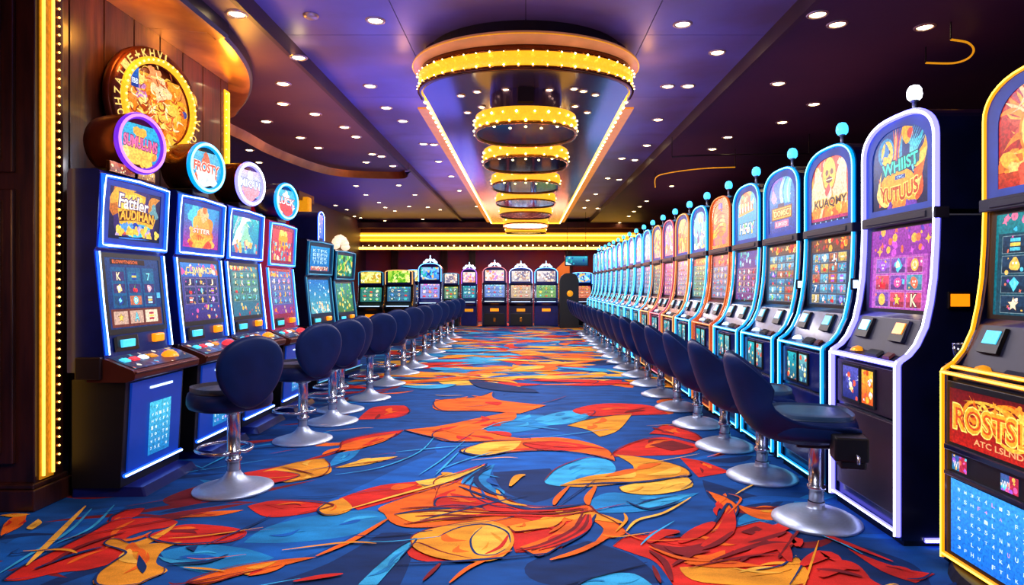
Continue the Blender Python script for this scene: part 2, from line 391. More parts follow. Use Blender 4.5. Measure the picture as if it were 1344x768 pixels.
def glyph_grid(A, rows, cols, bg0, bg1, ink, x0=.06, y0=.05, x1=.94, y1=.95, s=.5, t=.012):
    A.grad(bg0, bg1)
    cw = (x1-x0)/cols; ch = (y1-y0)/rows
    G = 'HIWTUEFLKVAXYNM47053'
    for j in range(rows):
        for i in range(cols):
            if A.r.random() < .1: continue
            cx = x0+(i+.5)*cw; cy = y0+(j+.5)*ch
            A.text(A.r.choice(G), cx, cy, cw*s*A.r.uniform(.7,1), ink if A.r.random() > .1 else (210,150,255), h=ch*s*A.r.uniform(.7,1.05), bold=.015)
CARPET=[["M",1,[[-0.759,5.464],[-0.412,6.039],[0.227,6.039],[0.591,5.464],[0.414,4.883],[-0.099,4.684],[-0.506,4.883]]],["M",1,[[-1.526,3.326],[-1.372,3.762],[-1.09,4.413],[-0.736,5.216],[-0.257,5.464],[-0.476,4.5],[-0.841,3.762],[-1.017,3.326],[-1.258,3.144]]],["M",1,[[-2.7,3.326],[-2.7,3.643],[-2.608,3.89],[-2.444,3.957],[-2.4,3.643],[-2.442,3.375],[-2.441,3.144],[-2.451,3.02]]],["N",1,[[-1.168,2.92],[-0.962,3.144],[-0.789,3.531],[-0.593,3.477],[-0.567,2.92]]],["N",1,[[0.007,3.144],[0.33,3.425],[0.54,3.232],[0.63,2.942],[0.11,2.92]]],["N",1,[[-0.237,4.684],[0.18,4.781],[0.235,4.25],[0.057,4.026],[-0.14,4.25]]],["N",1,[[1.221,3.326],[1.504,3.531],[1.715,3.375],[1.875,3.144],[1.827,2.92],[1.312,2.92]]],["N",1,[[1.228,4.5],[1.41,4.25],[1.525,4.026],[1.248,3.762],[1.167,4.098]]],["T",2,[[-1.48,3.4],[-1.446,3.614],[-1.25,3.793],[-0.961,3.89],[-0.781,3.793],[-0.829,3.614],[-0.982,3.477],[-1.24,3.4]]],["T",2,[[-1.851,3.279],[-1.707,3.375],[-1.448,3.326],[-1.246,3.21],[-1.35,3.101],[-1.502,3.04],[-1.72,3.144]]],["R",3,[[-2.386,2.961],[-2.408,3.101],[-2.391,3.279],[-2.378,3.425],[-2.368,3.531],[-2.352,3.702],[-2.169,3.762],[-1.992,3.702],[-1.998,3.614],[-2.093,3.558],[-2.132,3.451],[-2.074,3.326],[-1.983,3.21],[-2.066,3.081],[-2.199,3.04],[-2.299,2.961]]],["R",3,[[-2.045,3.477],[-1.95,3.643],[-1.757,3.643],[-1.538,3.558],[-1.531,3.425],[-1.668,3.375],[-1.866,3.375]]],["G",4,[[-1.949,2.92],[-2.007,3.101],[-1.996,3.232],[-2.078,3.302],[-2.204,3.375],[-2.192,3.451],[-2.065,3.375],[-2.005,3.477],[-1.976,3.672],[-1.952,3.531],[-1.965,3.375],[-1.8,3.4],[-1.845,3.302],[-1.794,3.144],[-1.692,3.06],[-1.718,2.981],[-1.76,2.905]]],["N",5,[[-1.93,3.232],[-1.815,3.101],[-1.785,3.02],[-1.861,3.101]]],["N",5,[[-1.751,3.326],[-1.692,3.345],[-1.673,3.269]]],["R",3,[[-1.699,3.957],[-1.577,4.062],[-1.303,4.026],[-1.164,3.957],[-1.305,3.825],[-1.51,3.775]]],["R",3,[[-1.181,4.098],[-0.977,4.371],[-0.635,4.5],[-0.39,4.732],[-0.328,4.852],[-0.519,4.413],[-0.796,4.098],[-1.007,3.89]]],["O",4,[[-0.881,3.943],[-0.65,4.25],[-0.469,4.431],[-0.288,4.904],[-0.382,4.33],[-0.209,3.957],[-0.069,3.89],[-0.066,3.75],[-0.384,3.631],[-0.636,3.603],[-0.756,3.672],[-0.83,3.812]]],["G",5,[[-0.759,3.793],[-0.577,3.923],[-0.372,3.957],[-0.204,3.857],[-0.395,3.732],[-0.626,3.672]]],["G",4,[[-1.257,3.957],[-1.157,4.098],[-1.05,3.923],[-1.097,3.806],[-1.198,3.806]]],["Y",4,[[-0.76,4.456],[-0.54,4.59],[-0.335,4.832],[-0.498,4.456],[-0.688,4.33]]],["R",3,[[-0.607,3.326],[-0.556,3.375],[-0.38,3.232],[-0.223,3.166],[-0.446,3.157],[-0.566,3.21]]],["O",4,[[-1.536,2.935],[-1.413,3.081],[-1.197,3.179],[-1.038,3.21],[-1.171,3.11],[-1.341,3.0],[-1.439,2.912]]],["L",4,[[-0.754,2.912],[-0.703,3.144],[-0.635,3.375],[-0.574,3.425],[-0.619,3.188],[-0.668,2.912]]],["R",3,[[-2.03,4.665],[-1.781,4.883],[-1.534,5.216],[-1.58,5.598],[-1.385,5.885],[-1.137,6.039],[-1.181,5.737],[-1.381,5.337],[-1.49,5.276],[-1.702,4.989],[-1.641,4.5],[-1.81,4.397]]],["G",4,[[-1.901,4.684],[-1.742,4.935],[-1.573,5.044],[-1.405,4.684],[-1.535,4.5],[-1.671,4.439]]],["R",5,[[-1.971,4.59],[-1.826,4.703],[-1.593,4.59],[-1.668,4.431],[-1.81,4.397]]],["T",4,[[-1.469,4.801],[-1.497,5.192],[-1.356,5.3],[-1.356,5.011]]],["Y",4,[[-1.406,4.781],[-1.241,5.022],[-1.005,5.1],[-1.201,4.862]]],["O",5,[[-1.552,5.276],[-1.482,5.598],[-1.177,5.885],[-1.218,5.598],[-1.381,5.337]]],["R",3,[[-1.688,6.52],[-1.688,7.172],[-1.371,7.286],[-1.235,6.955],[-1.323,6.614]]],["O",4,[[-1.137,6.039],[-0.839,6.203],[-0.501,6.557],[-0.123,6.955],[-0.115,6.52],[-0.426,6.039],[-0.59,5.57],[-0.772,5.709],[-0.964,5.855]]],["T",4,[[-0.441,4.413],[-0.386,4.684],[-0.23,4.883],[-0.247,4.413],[-0.086,4.062],[-0.192,4.084],[-0.344,4.173]]],["O",4,[[-2.902,3.575],[-2.978,3.75],[-2.947,3.825],[-2.829,3.643],[-2.816,3.52],[-2.802,3.451]]],["G",4,[[-3.079,3.793],[-3.015,3.825],[-2.915,3.812],[-2.966,3.762]]],["Y",4,[[-2.772,3.597],[-2.81,3.732],[-2.743,3.672],[-2.723,3.575]]],["R",3,[[-2.395,3.702],[-2.403,3.89],[-2.308,3.923],[-2.276,3.793],[-2.311,3.672]]],["D",2,[[-2.29,4.098],[-2.181,4.413],[-1.978,4.545],[-1.885,4.33],[-1.977,4.098],[-2.141,3.957]]],["O",3,[[-2.014,3.762],[-1.906,3.857],[-1.693,3.89],[-1.807,3.793]]],["R",3,[[-0.625,4.5],[-0.485,4.684],[-0.306,4.904],[-0.385,4.482],[-0.59,4.25]]],["R",3,[[-0.077,3.643],[0.143,3.793],[0.341,3.89],[0.258,3.531],[0.184,3.326],[-0.05,3.269]]],["O",4,[[-0.599,4.314],[-0.455,4.397],[-0.186,4.158],[0.009,3.943],[0.218,3.943],[0.383,3.971],[0.425,3.825],[0.523,3.643],[0.534,3.504],[0.37,3.415],[0.43,3.586],[0.362,3.75],[0.248,3.702],[0.052,3.672],[-0.119,3.614],[-0.301,3.762],[-0.506,3.643]]],["O",5,[[-0.031,3.326],[0.131,3.477],[0.246,3.672],[0.366,3.793],[0.301,3.558],[0.206,3.375],[0.064,3.21]]],["G",5,[[-0.098,3.614],[0.052,3.702],[0.232,3.793],[0.157,3.614],[-0.054,3.531]]],["R",5,[[-0.569,4.098],[-0.353,4.113],[-0.084,3.957],[0.145,3.857],[-0.081,3.812],[-0.337,3.923],[-0.545,3.923]]],["G",6,[[-0.605,3.477],[-0.517,3.575],[-0.378,3.654],[-0.231,3.702],[-0.097,3.586],[-0.062,3.375],[-0.124,3.188],[-0.252,3.144],[-0.444,3.196],[-0.579,3.326]]],["Y",7,[[-0.282,3.531],[-0.184,3.643],[-0.085,3.531],[-0.09,3.326],[-0.163,3.223],[-0.271,3.269]]],["L",3,[[0.128,4.456],[0.267,4.832],[0.49,5.077],[0.643,4.989],[0.645,4.684],[0.434,4.5],[0.24,4.347]]],["G",4,[[0.228,4.355],[0.441,4.572],[0.795,4.761],[0.71,5.157],[0.961,5.044],[1.148,4.832],[1.178,4.636],[1.076,4.527],[0.685,4.413],[0.418,4.33]]],["Y",4,[[0.622,4.33],[0.849,4.456],[1.133,4.545],[1.111,4.33],[0.844,4.173],[0.654,4.211]]],["T",3,[[0.358,3.957],[0.53,4.211],[0.792,4.158],[1.125,4.211],[0.957,4.026],[0.739,3.877],[0.439,3.844]]],["L",4,[[0.661,3.957],[0.881,4.113],[1.061,4.158],[0.878,3.991],[0.718,3.89]]],["R",3,[[0.451,3.35],[0.54,3.477],[0.668,3.504],[0.739,3.451],[0.847,3.477],[0.986,3.614],[1.097,3.702],[1.253,4.026],[1.235,3.825],[1.126,3.586],[1.337,3.702],[1.412,3.614],[1.439,3.451],[1.301,3.232],[1.339,3.144],[1.508,3.188],[1.598,3.144],[1.585,2.981],[1.523,2.833],[0.673,2.833],[0.636,3.144],[0.544,3.255]]],["G",4,[[0.735,3.093],[0.956,3.101],[1.084,3.052],[1.256,3.122],[1.348,3.232],[1.257,2.924],[0.801,2.935]]],["O",5,[[0.766,3.144],[0.907,3.188],[1.138,3.101],[0.913,3.081],[0.812,3.11]]],["D",5,[[1.171,3.531],[1.284,3.614],[1.338,3.477],[1.358,3.326],[1.298,3.425]]],["D",5,[[0.643,3.375],[0.79,3.326],[0.921,3.375],[0.812,3.255],[0.692,3.232]]],["O",4,[[1.185,4.25],[1.275,4.098],[1.279,3.89],[1.134,3.643],[1.002,3.52],[1.175,3.812],[1.19,4.012]]],["O",4,[[-0.546,5.276],[-0.316,5.598],[-0.054,5.695],[0.283,5.737],[0.536,5.557],[0.68,5.276],[0.684,4.968],[0.383,5.252],[-0.049,5.252],[-0.348,5.1]]],["Y",5,[[-0.528,5.252],[-0.345,5.53],[-0.036,5.598],[-0.112,5.276],[-0.349,5.111]]],["R",4,[[-0.02,5.53],[0.277,5.598],[0.584,5.4],[0.354,5.276],[0.075,5.312]]],["R",3,[[0.642,5.1],[0.935,5.598],[1.235,5.766],[1.459,5.464],[1.295,5.192],[0.979,5.134]]],["R",3,[[1.207,5.077],[1.356,4.968],[1.477,4.684],[1.216,4.554]]],["D",4,[[1.041,5.464],[1.271,5.625],[1.41,5.4],[1.192,5.276]]],["T",3,[[-0.465,6.039],[-0.22,6.691],[0.175,6.75],[0.255,6.288],[-0.126,5.93]]],["O",4,[[-0.838,6.039],[-0.513,6.411],[-0.298,5.885],[0.047,5.667],[-0.577,5.57],[-0.793,5.709]]],["G",4,[[0.4,6.236],[0.714,6.595],[1.114,6.79],[0.867,6.039],[0.658,5.766],[0.583,6.039]]],["L",3,[[0.092,6.52],[0.425,6.955],[0.753,6.955],[0.545,6.429],[0.235,6.253]]],["O",4,[[-1.062,7.65],[-0.622,7.78],[-0.415,8.196],[-0.342,7.65],[0.231,7.286],[-0.064,6.81],[-0.475,6.955],[-0.974,7.018]]],["R",3,[[0.512,7.018],[0.888,7.403],[1.389,7.286],[1.494,6.79],[0.963,6.711],[0.647,6.711]]],["L",3,[[0.248,2.927],[0.362,3.02],[0.506,3.028],[0.571,2.905],[0.246,2.905]]],["R",3,[[1.651,3.326],[1.714,3.188],[1.801,3.081],[1.913,3.028],[1.768,2.935],[1.681,3.06]]],["O",3,[[1.288,4.026],[1.405,3.89],[1.685,3.957],[1.458,3.732],[1.321,3.781]]],["R",4,[[1.122,5.885],[1.346,6.288],[1.537,5.885],[1.509,5.53],[1.312,5.81]]]]
STROKES=[["L",0.012,[[-2.451,3.02],[-2.472,3.232],[-2.492,3.531],[-2.608,3.89]]],["Y",0.018,[[-2.39,3.101],[-2.499,3.425],[-2.679,3.943]]],["L",0.01,[[-2.442,3.375],[-2.405,3.586],[-2.514,3.957]]],["N",0.014,[[-1.727,3.122],[-1.553,3.144],[-1.483,3.232]]],["O",0.02,[[-1.038,3.21],[-0.907,3.425],[-0.79,3.732]]],["D",0.012,[[-0.467,2.942],[-0.407,3.144]]],["O",0.014,[[-0.344,2.92],[-0.255,3.101],[-0.069,3.279]]],["L",0.008,[[-1.35,4.59],[-1.069,4.781],[-0.859,5.216],[-0.81,5.737]]],["L",0.008,[[-0.756,4.59],[-0.646,4.989],[-0.527,5.598]]],["N",0.02,[[-0.77,3.793],[-0.549,3.89],[-0.254,3.923]]],["D",0.014,[[-0.686,3.643],[-0.439,3.732],[-0.112,3.793]]],["Y",0.015,[[-1.089,3.857],[-0.827,4.135],[-0.524,4.456],[-0.313,4.832]]],["R",0.02,[[-1.053,2.935],[-0.947,2.981],[-0.85,3.012]]],["N",0.016,[[-2.322,3.06],[-2.266,3.21],[-2.172,3.326]]],["D",0.016,[[-2.299,3.101],[-2.289,3.326],[-2.181,3.531]]],["N",0.02,[[-0.448,4.33],[-0.231,4.098],[0.009,3.89],[0.24,3.923],[0.385,3.991]]],["N",0.016,[[0.184,3.326],[0.32,3.531],[0.411,3.793]]],["O",0.02,[[0.119,3.166],[0.278,3.279],[0.458,3.477]]],["G",0.02,[[-0.19,4.25],[-0.133,4.026],[0.009,3.943]]],["O",0.025,[[0.469,4.33],[0.395,4.098],[0.382,3.957]]],["O",0.02,[[0.29,4.33],[0.203,4.098],[0.172,3.957]]],["G",0.03,[[-0.104,4.33],[-0.056,4.545],[-0.003,4.59]]],["N",0.02,[[-0.29,4.883],[-0.347,4.5],[-0.238,4.211],[-0.087,4.098]]],["N",0.014,[[0.241,4.355],[0.528,4.397],[0.844,4.431],[1.145,4.59]]],["D",0.02,[[0.701,3.101],[0.908,3.326],[1.114,3.614]]],["D",0.02,[[1.043,3.144],[1.201,3.326],[1.358,3.531]]],["O",0.015,[[0.634,3.326],[0.757,3.188],[0.932,3.144]]],["D",0.02,[[1.245,3.188],[1.378,3.375],[1.44,3.477]]],["R",0.04,[[1.254,3.531],[1.318,3.375],[1.283,3.144]]],["L",0.01,[[-0.412,6.039],[-0.21,6.375],[0.129,6.465]]],["N",0.012,[[0.625,4.026],[0.741,3.89],[0.957,4.026]]],["Y",0.012,[[0.548,3.531],[0.64,3.702],[0.819,3.825],[1.046,4.098]]],["L",0.008,[[-0.65,4.684],[-0.458,4.989],[-0.264,5.216]]],["L",0.01,[[-0.54,5.216],[-0.637,4.59]]],["D",0.012,[[0.609,3.101],[0.608,2.92]]],["L",0.008,[[1.466,3.643],[1.62,3.425],[1.681,3.232]]],["R",0.02,[[1.47,3.762],[1.587,3.531],[1.69,3.326],[1.783,3.144]]],["R",0.045,[[0.908,3.326],[1.088,3.531],[1.233,3.89]]],["R",0.045,[[1.049,3.279],[1.246,3.451],[1.444,3.614],[1.474,3.586]]],["R",0.045,[[1.058,3.188],[1.26,3.326],[1.419,3.425],[1.397,3.326]]],["R",0.045,[[0.802,3.375],[0.943,3.531],[1.067,3.672]]],["R",0.045,[[1.321,3.101],[1.491,3.232],[1.524,3.144]]],["R",0.045,[[1.357,2.981],[1.503,3.101],[1.573,3.06]]],["R",0.045,[[0.643,3.375],[0.73,3.504],[0.839,3.531]]],["D",0.018,[[0.876,3.279],[1.001,3.375],[1.13,3.531]]],["D",0.018,[[0.895,3.144],[1.088,3.279],[1.259,3.375],[1.368,3.375]]],["D",0.018,[[0.712,3.326],[0.787,3.232],[0.933,3.279]]],["D",0.018,[[1.159,3.375],[1.307,3.451],[1.421,3.531]]],["D",0.018,[[1.375,3.06],[1.473,3.04],[1.55,2.981]]],["D",0.018,[[0.625,3.279],[0.673,3.144],[0.665,2.942]]],["R",0.014,[[-0.448,3.89],[-0.172,3.857],[0.145,3.857],[0.378,3.923]]],["D",0.014,[[-0.397,3.838],[-0.126,3.819],[0.166,3.812],[0.375,3.89]]],["R",0.014,[[-0.348,3.787],[-0.08,3.781],[0.186,3.768],[0.372,3.857]]],["R",0.014,[[0.377,3.793],[0.346,3.586],[0.208,3.4],[0.066,3.279]]],["D",0.014,[[0.368,3.793],[0.315,3.575],[0.167,3.385],[0.027,3.279]]],["R",0.014,[[0.359,3.793],[0.285,3.564],[0.127,3.37],[-0.012,3.279]]],["D",0.014,[[0.35,3.793],[0.255,3.553],[0.087,3.355],[-0.05,3.279]]],["D",0.011,[[-0.755,3.89],[-0.554,3.923],[-0.297,3.89]]],["D",0.011,[[-0.698,3.825],[-0.521,3.851],[-0.293,3.831]]],["D",0.011,[[-0.642,3.762],[-0.489,3.781],[-0.289,3.775]]],["D",0.011,[[-0.588,3.702],[-0.459,3.714],[-0.284,3.72]]],["N",0.008,[[-0.469,3.451],[-0.371,3.586],[-0.227,3.637],[-0.106,3.531],[-0.079,3.375]]],["R",0.012,[[-0.202,3.232],[-0.129,3.326],[-0.094,3.477]]],["N",0.01,[[-0.424,4.371],[-0.355,4.636],[-0.256,4.832]]],["N",0.01,[[-0.374,4.322],[-0.322,4.636],[-0.253,4.771]]]]
DOWNLIGHTS={"soffit":[[-2.39,5.36],[-2.24,6.38],[-2.7,7.21],[-3.0,8.0],[-3.55,8.86],[-2.76,8.48],[-2.57,9.18],[-3.42,9.83],[-3.38,10.55],[-2.51,11.25],[-2.56,9.77],[-2.9,11.77],[-2.49,12.14],[-2.62,11.06]],"far":[[-4.82,11.3],[-5.12,12.43],[-4.02,15.35],[-2.99,15.25],[-2.88,16.85],[-4.16,16.85],[-4.16,18.38],[-4.24,19.57],[-4.14,20.49],[-3.48,19.34],[-2.95,19.5],[-5.59,19.04],[-5.84,22.08],[-5.76,22.59],[-5.57,20.15],[-5.13,23.59],[-3.66,23.02],[-2.66,20.15]],"centre":[[-1.36,5.86],[-1.87,7.78],[-1.88,8.73],[-1.79,9.43],[-1.73,10.95],[-1.56,11.0],[-1.68,12.49],[-1.67,16.32],[-1.63,14.19],[-1.48,19.58],[1.44,5.94],[1.71,7.79],[1.91,9.35],[2.07,11.06],[1.97,6.66],[1.95,7.78],[1.81,12.19],[2.08,12.35],[1.83,14.44],[2.11,14.62],[1.83,16.91],[1.74,18.2],[1.8,19.87],[2.22,20.05]],"tray":[[-0.68,6.8],[-0.5,6.66],[-0.2,6.59],[0.24,6.6],[0.49,6.56],[0.59,6.64],[0.73,6.77],[-0.49,7.23],[-0.67,7.46],[0.55,7.2],[0.71,7.46]],"right":[[2.42,5.37],[2.68,5.57],[2.81,7.2],[3.57,8.02],[3.06,9.8],[3.07,10.65],[3.47,5.63],[3.53,8.91],[3.29,14.6],[3.21,17.2],[3.33,20.92],[3.24,18.39],[3.27,19.57],[3.35,23.07]]}
# ------------------------------------------------------------------ marquee pictures
def m_flame(A):
    A.grad((16,22,70),(30,70,150))
    for i,c in enumerate([(240,110,60),(255,190,120),(230,80,90),(120,60,150),(255,150,70),(70,170,210)]):
        A.leaf(.36+.05*i,.35,.40+.045*i,.99,.02,c,.05*(i-2))
    A.disc_(.27,.72,.085,(40,140,200)); A.disc_(.29,.70,.062,(255,205,90),14,1.25); A.disc_(.28,.73,.012,(60,30,60),8); A.disc_(.33,.72,.012,(60,30,60),8); A.disc_(.31,.64,.016,(220,60,60),8,.5)
    A.leaf(.2,.62,.24,.88,.035,(30,120,190),-.3); A.leaf(.24,.55,.34,.64,.05,(250,190,70),.2)
    A.leaf(.62,.8,.95,.93,.03,(40,170,200),-.35); A.leaf(.6,.78,.74,.92,.07,(255,175,60),.2); A.disc_(.7,.86,.03,(220,70,60),10)
    for i in range(9):
        A.leaf(.68+.02*i,.2+.05*i,.86+.012*i,.52+.05*i,.022,A.r.choice([(255,170,50),(255,210,90),(240,110,40)]),-.3)
    for i in range(7): A.leaf(.75,.4,.8+.03*i,.98-.03*i,.006,(110,220,240),.15)
    for i in range(22):
        x = A.r.uniform(.15,.85); A.leaf(x,.06,x+A.r.uniform(-.14,.14),A.r.uniform(.22,.5),.03,A.r.choice([(255,160,40),(255,200,70),(235,90,40),(255,225,130)]),A.r.uniform(-.3,.3))
    A.blob(.5,.27,.13,(250,170,50),18,.12,1.3,.9)
    A.u([(.2,.42),(.85,.50),(.86,.62),(.2,.56)],(20,90,130))
    A.text('WHIIST',.52,.525,.62,(60,235,205),h=.14,bold=.03,out=(15,60,90),ob=.09,rot=.08)
    A.rect(.44,.355,.62,.405,(30,70,160)); A.text('OC',.53,.38,.12,(180,220,255),h=.03,bold=.02)
    A.text('YUTUUS',.5,.235,.66,(200,70,25),h=.17,bold=.03,out=(255,225,120),ob=.09,arc=-.05,rot=.05)
    for i in range(6): A.blob(.35+.08*i,.035,.028,A.r.choice([(220,80,190),(255,140,60),(120,60,180)]))
def m_mask(A):
    A.grad((235,110,40),(205,45,35))
    for i in range(9): A.leaf(.1+.1*i,.35,.05+.11*i,.98,.03,A.r.choice([(255,170,70),(240,210,160),(225,70,50)]),.1)
    A.blob(.2,.42,.12,(250,220,170),16,.2,1,1.6); A.blob(.8,.5,.1,(250,210,170),16,.2,1,1.8)
    A.confetti(10,[(250,215,170),(255,180,90)],.015,.03,(.1,.75,.9,.98))
    A.disc_(.5,.72,.105,(180,90,20),20,1.2); A.disc_(.5,.73,.095,(255,200,60),20,1.2); A.disc_(.44,.75,.022,(120,50,20),10); A.disc_(.57,.75,.022,(120,50,20),10); A.star(.5,.69,.02,(150,70,20),3); A.disc_(.5,.64,.05,(120,40,20),12,.45); A.rect(.42,.635,.6,.65,(255,235,190))
    A.leaf(.5,.38,.5,.6,.06,(230,80,80),.15); A.leaf(.45,.36,.55,.55,.03,(255,225,200),-.2)
    A.text('KUAQMY',.52,.30,.84,(60,25,40),h=.14,bold=.03,out=(255,190,70),ob=.10)
    for i in range(16): A.blob(A.r.uniform(.05,.95),A.r.uniform(.1,.22),.035,A.r.choice([(255,180,50),(250,140,40),(255,215,110)]))
    A.rect(0,.05,1,.10,(190,40,110)); A.rect(0,0,1,.055,(20,40,90))
    for i in range(6): A.disc_(.12+.15*i,.027,.009,(150,210,250),8)
def m_smoke(A):
    A.grad((30,70,170),(40,150,210))
    for i in range(9): A.blob(.15+.07*A.r.random()*5,.55+.4*A.r.random(),.075,A.r.choice([(230,110,200),(150,110,220),(240,160,220),(90,130,220)]),16,.25)
    for i in range(7): A.leaf(.5+.05*i,.5,.6+.06*i,.98,.03,A.r.choice([(120,220,250),(60,160,230),(190,240,255)]),.2)
    A.rect(.36,.46,.6,.52,(60,40,90)); A.rect(.12,.24,.88,.46,(150,80,30)); A.rect(.16,.26,.84,.44,(245,190,70)); A.rect(.2,.28,.8,.42,(200,130,40))
    A.text('DOMSC',.5,.35,.54,(255,235,150),h=.1,bold=.03,out=(110,60,20),ob=.08)
    A.rect(.24,.1,.76,.22,(220,130,170)); A.text('LIKES',.5,.16,.4,(255,225,220),h=.06,bold=.02)
    for i in range(10): A.star(A.r.random(),A.r.random(),.012,(230,250,255),4,.3)
def m_temple(A):
    A.grad((10,150,215),(70,180,225))
    A.blob(.42,.8,.14,(250,170,80),18,.2,1.2,.8); A.blob(.4,.9,.1,(240,120,60),14,.3); A.confetti(12,[(255,220,150),(210,90,60),(120,190,120)],.015,.03,(.1,.72,.85,.98))
    A.u([(.1,.55),(.8,.6),(.8,.7),(.1,.66)],(200,110,50))
    for i in range(5): A.leaf(.16+.14*i,.56,.16+.14*i,.76,.025,(255,240,220),0); A.disc_(.16+.14*i,.72,.02,(250,200,160),8)
    A.u([(.08,.5),(.84,.56),(.84,.6),(.08,.55)],(235,160,70))
    A.text('HF6Y',.5,.24,.7,(235,250,255),h=.2,bold=.02,out=(20,110,120),ob=.08,slant=.2)
    A.confetti(8,[(110,220,120),(255,220,90),(255,120,160)],.01,.022,(.2,.1,.85,.3))
def m_hills(A):
    A.grad((230,90,130),(240,150,60))
    A.disc_(.5,.88,.08,(90,70,160)); A.disc_(.47,.9,.045,(150,110,200))
    for i in range(16): A.blob(A.r.uniform(.1,.9),A.r.uniform(.25,.75),.06,A.r.choice([(255,190,50),(255,160,40),(255,220,110),(235,120,30)]),14,.25,1.3,.8)
    for i in range(6): A.leaf(.1,.2+.1*i,.9,.26+.1*i,.012,(190,80,20),.1)
    for i in range(8): A.blob(A.r.random(),.08,.05,A.r.choice([(220,70,150),(250,130,90)]))
def m_sun(A):
    A.grad((170,30,25),(200,60,50))
    cx, cy = .5,.52
    for i in range(44):
        a = 2*pi*i/44+.1*A.r.random(); L = A.r.uniform(.34,.62)
        A.leaf(cx+.15*cos(a),cy+.13*sin(a),cx+L*cos(a),cy+L*sin(a),A.r.uniform(.012,.024),A.r.choice([(255,170,70),(240,110,50),(255,210,150),(220,80,60),(250,140,40)]),A.r.uniform(-.25,.25))
    for i in range(18): A.leaf(.02+.05*A.r.random()*18,1.,.1+.8*A.r.random(),.72,.014,A.r.choice([(225,140,110),(180,60,90),(250,190,140)]),.1)
    A.disc_(cx,cy,.15,(230,130,30),26); A.disc_(cx,cy,.135,(255,215,110),26); A.disc_(cx,cy,.11,(240,190,80),26); A.confetti(14,[(255,235,160),(220,160,60)],.01,.02,(.38,.42,.62,.62))
    for i in range(26):
        A.blob(A.r.uniform(.05,.95),A.r.uniform(.17,.32),.045,A.r.choice([(255,180,60),(250,150,40),(255,205,110),(230,110,30)]),12,.3,1.4,.8)
    A.grad((185,40,25),(210,70,30),0,0,1,.16,6); A.blob(.3,.1,.05,(240,90,60)); A.blob(.6,.08,.06,(230,80,40))
def m_gold_logo(A):
    A.grad((18,20,60),(40,30,80))
    A.blob(.5,.5,.23,(60,40,110),20,.1); A.blob(.2,.8,.12,(200,110,40),12,.3); A.leaf(.02,.7,.5,.98,.06,(240,170,60),.1)
    A.u([(.12,.86),(.4,.95),(.68,.9),(.66,.62),(.9,.5),(.85,.3),(.5,.24),(.2,.32),(.16,.6)],(245,185,50)); A.u([(.2,.82),(.45,.9),(.62,.86),(.6,.6),(.22,.6)],(255,215,90))
    A.leaf(.75,.6,.98,.9,.05,(220,140,50),.2); A.blob(.85,.62,.05,(110,160,170))
    A.text('Fattler',.46,.72,.56,(255,245,235),h=.25,bold=.02,out=(90,50,120),ob=.08,rot=-.06)
    A.u([(.2,.36),(.5,.42),(.86,.38),(.88,.56),(.5,.62),(.18,.53)],(75,30,20)); A.text('AUDIHAN',.53,.475,.64,(255,190,60),h=.17,bold=.035,out=(140,60,20),ob=.09,arc=.03)
    A.disc_(.5,.33,.06,(250,190,70),16,.5); A.blob(.55,.22,.09,(60,190,220),14,.2,1.4,.6); A.blob(.3,.2,.06,(210,80,70),14,.2,1.3,.6); A.confetti(10,[(30,60,170),(90,160,230)],.02,.04,(.2,.2,.7,.32))
    for i in range(14): A.blob(A.r.uniform(.02,.98),A.r.uniform(.1,.24),.03,A.r.choice([(245,200,70),(230,180,120),(200,170,220),(250,220,90)]))
    A.grad((16,18,50),(16,18,50),0,0,1,.09,2); A.leaf(.2,.05,.8,.07,.008,(60,120,220),0)
def m_figure(A):
    A.grad((190,50,160),(30,150,210))
    A.blob(.3,.75,.1,(90,210,240)); A.blob(.75,.8,.1,(60,160,230))
    for i in range(20): A.blob(.5+A.r.uniform(-.3,.3),A.r.uniform(.05,.45),.055,A.r.choice([(250,160,60),(240,110,50),(255,195,90),(225,80,60)]),14,.3,1.2,.9)
    A.blob(.52,.62,.11,(250,175,80),16,.15); A.blob(.55,.82,.07,(245,200,140),14,.15); A.disc_(.56,.92,.035,(220,120,60)); A.leaf(.3,.35,.5,.75,.05,(250,190,90),.3); A.leaf(.75,.35,.6,.75,.05,(250,150,60),-.3)
    A.text('STTER',.5,.42,.46,(255,240,220),h=.1,bold=.03,out=(210,50,60),ob=.09)
    for i in range(9): A.leaf(.5,.05,.2+.08*i,.3,.02,(255,190,70),.1)
def m_wave(A):
    A.grad((40,130,190),(30,190,200))
    for i in range(16): A.leaf(A.r.uniform(0,.5),A.r.uniform(.2,.7),A.r.uniform(.4,1),A.r.uniform(.5,1),.04,A.r.choice([(190,240,240),(40,150,190),(120,220,210),(240,250,240)]),A.r.uniform(-.4,.4))
    A.blob(.5,.45,.11,(150,220,190),16,.3); A.confetti(26,[(250,190,110),(230,120,110),(120,210,230),(250,230,160),(110,120,210)],.018,.035,(.03,.03,.97,.35))
def m_fest(A):
    A.grad((200,60,90),(220,70,90))
    for i in range(9): A.blob(.5+A.r.uniform(-.2,.2),.7+A.r.uniform(-.14,.14),.07,A.r.choice([(255,200,50),(250,170,40),(255,225,110)]))
    A.confetti(70,[(70,90,170),(250,160,110),(255,235,200),(200,50,80),(90,190,210),(250,200,80),(110,60,120)],.01,.028,(.02,.02,.98,.6))
def m_ice(A):
    A.grad((20,110,190),(30,150,215)); glyph = 'KTFHWEN'
    for j in range(4):
        for i in range(4): A.text(A.r.choice(glyph),.22+.19*i,.36+.15*j,.14,(190,235,255),h=.11,bold=.02,out=(40,120,190),ob=.08)
    A.grad((170,90,80),(220,170,150),.06,.04,.94,.2,4); A.confetti(14,[(250,230,210),(120,60,70),(230,120,110)],.012,.025,(.08,.06,.92,.18))
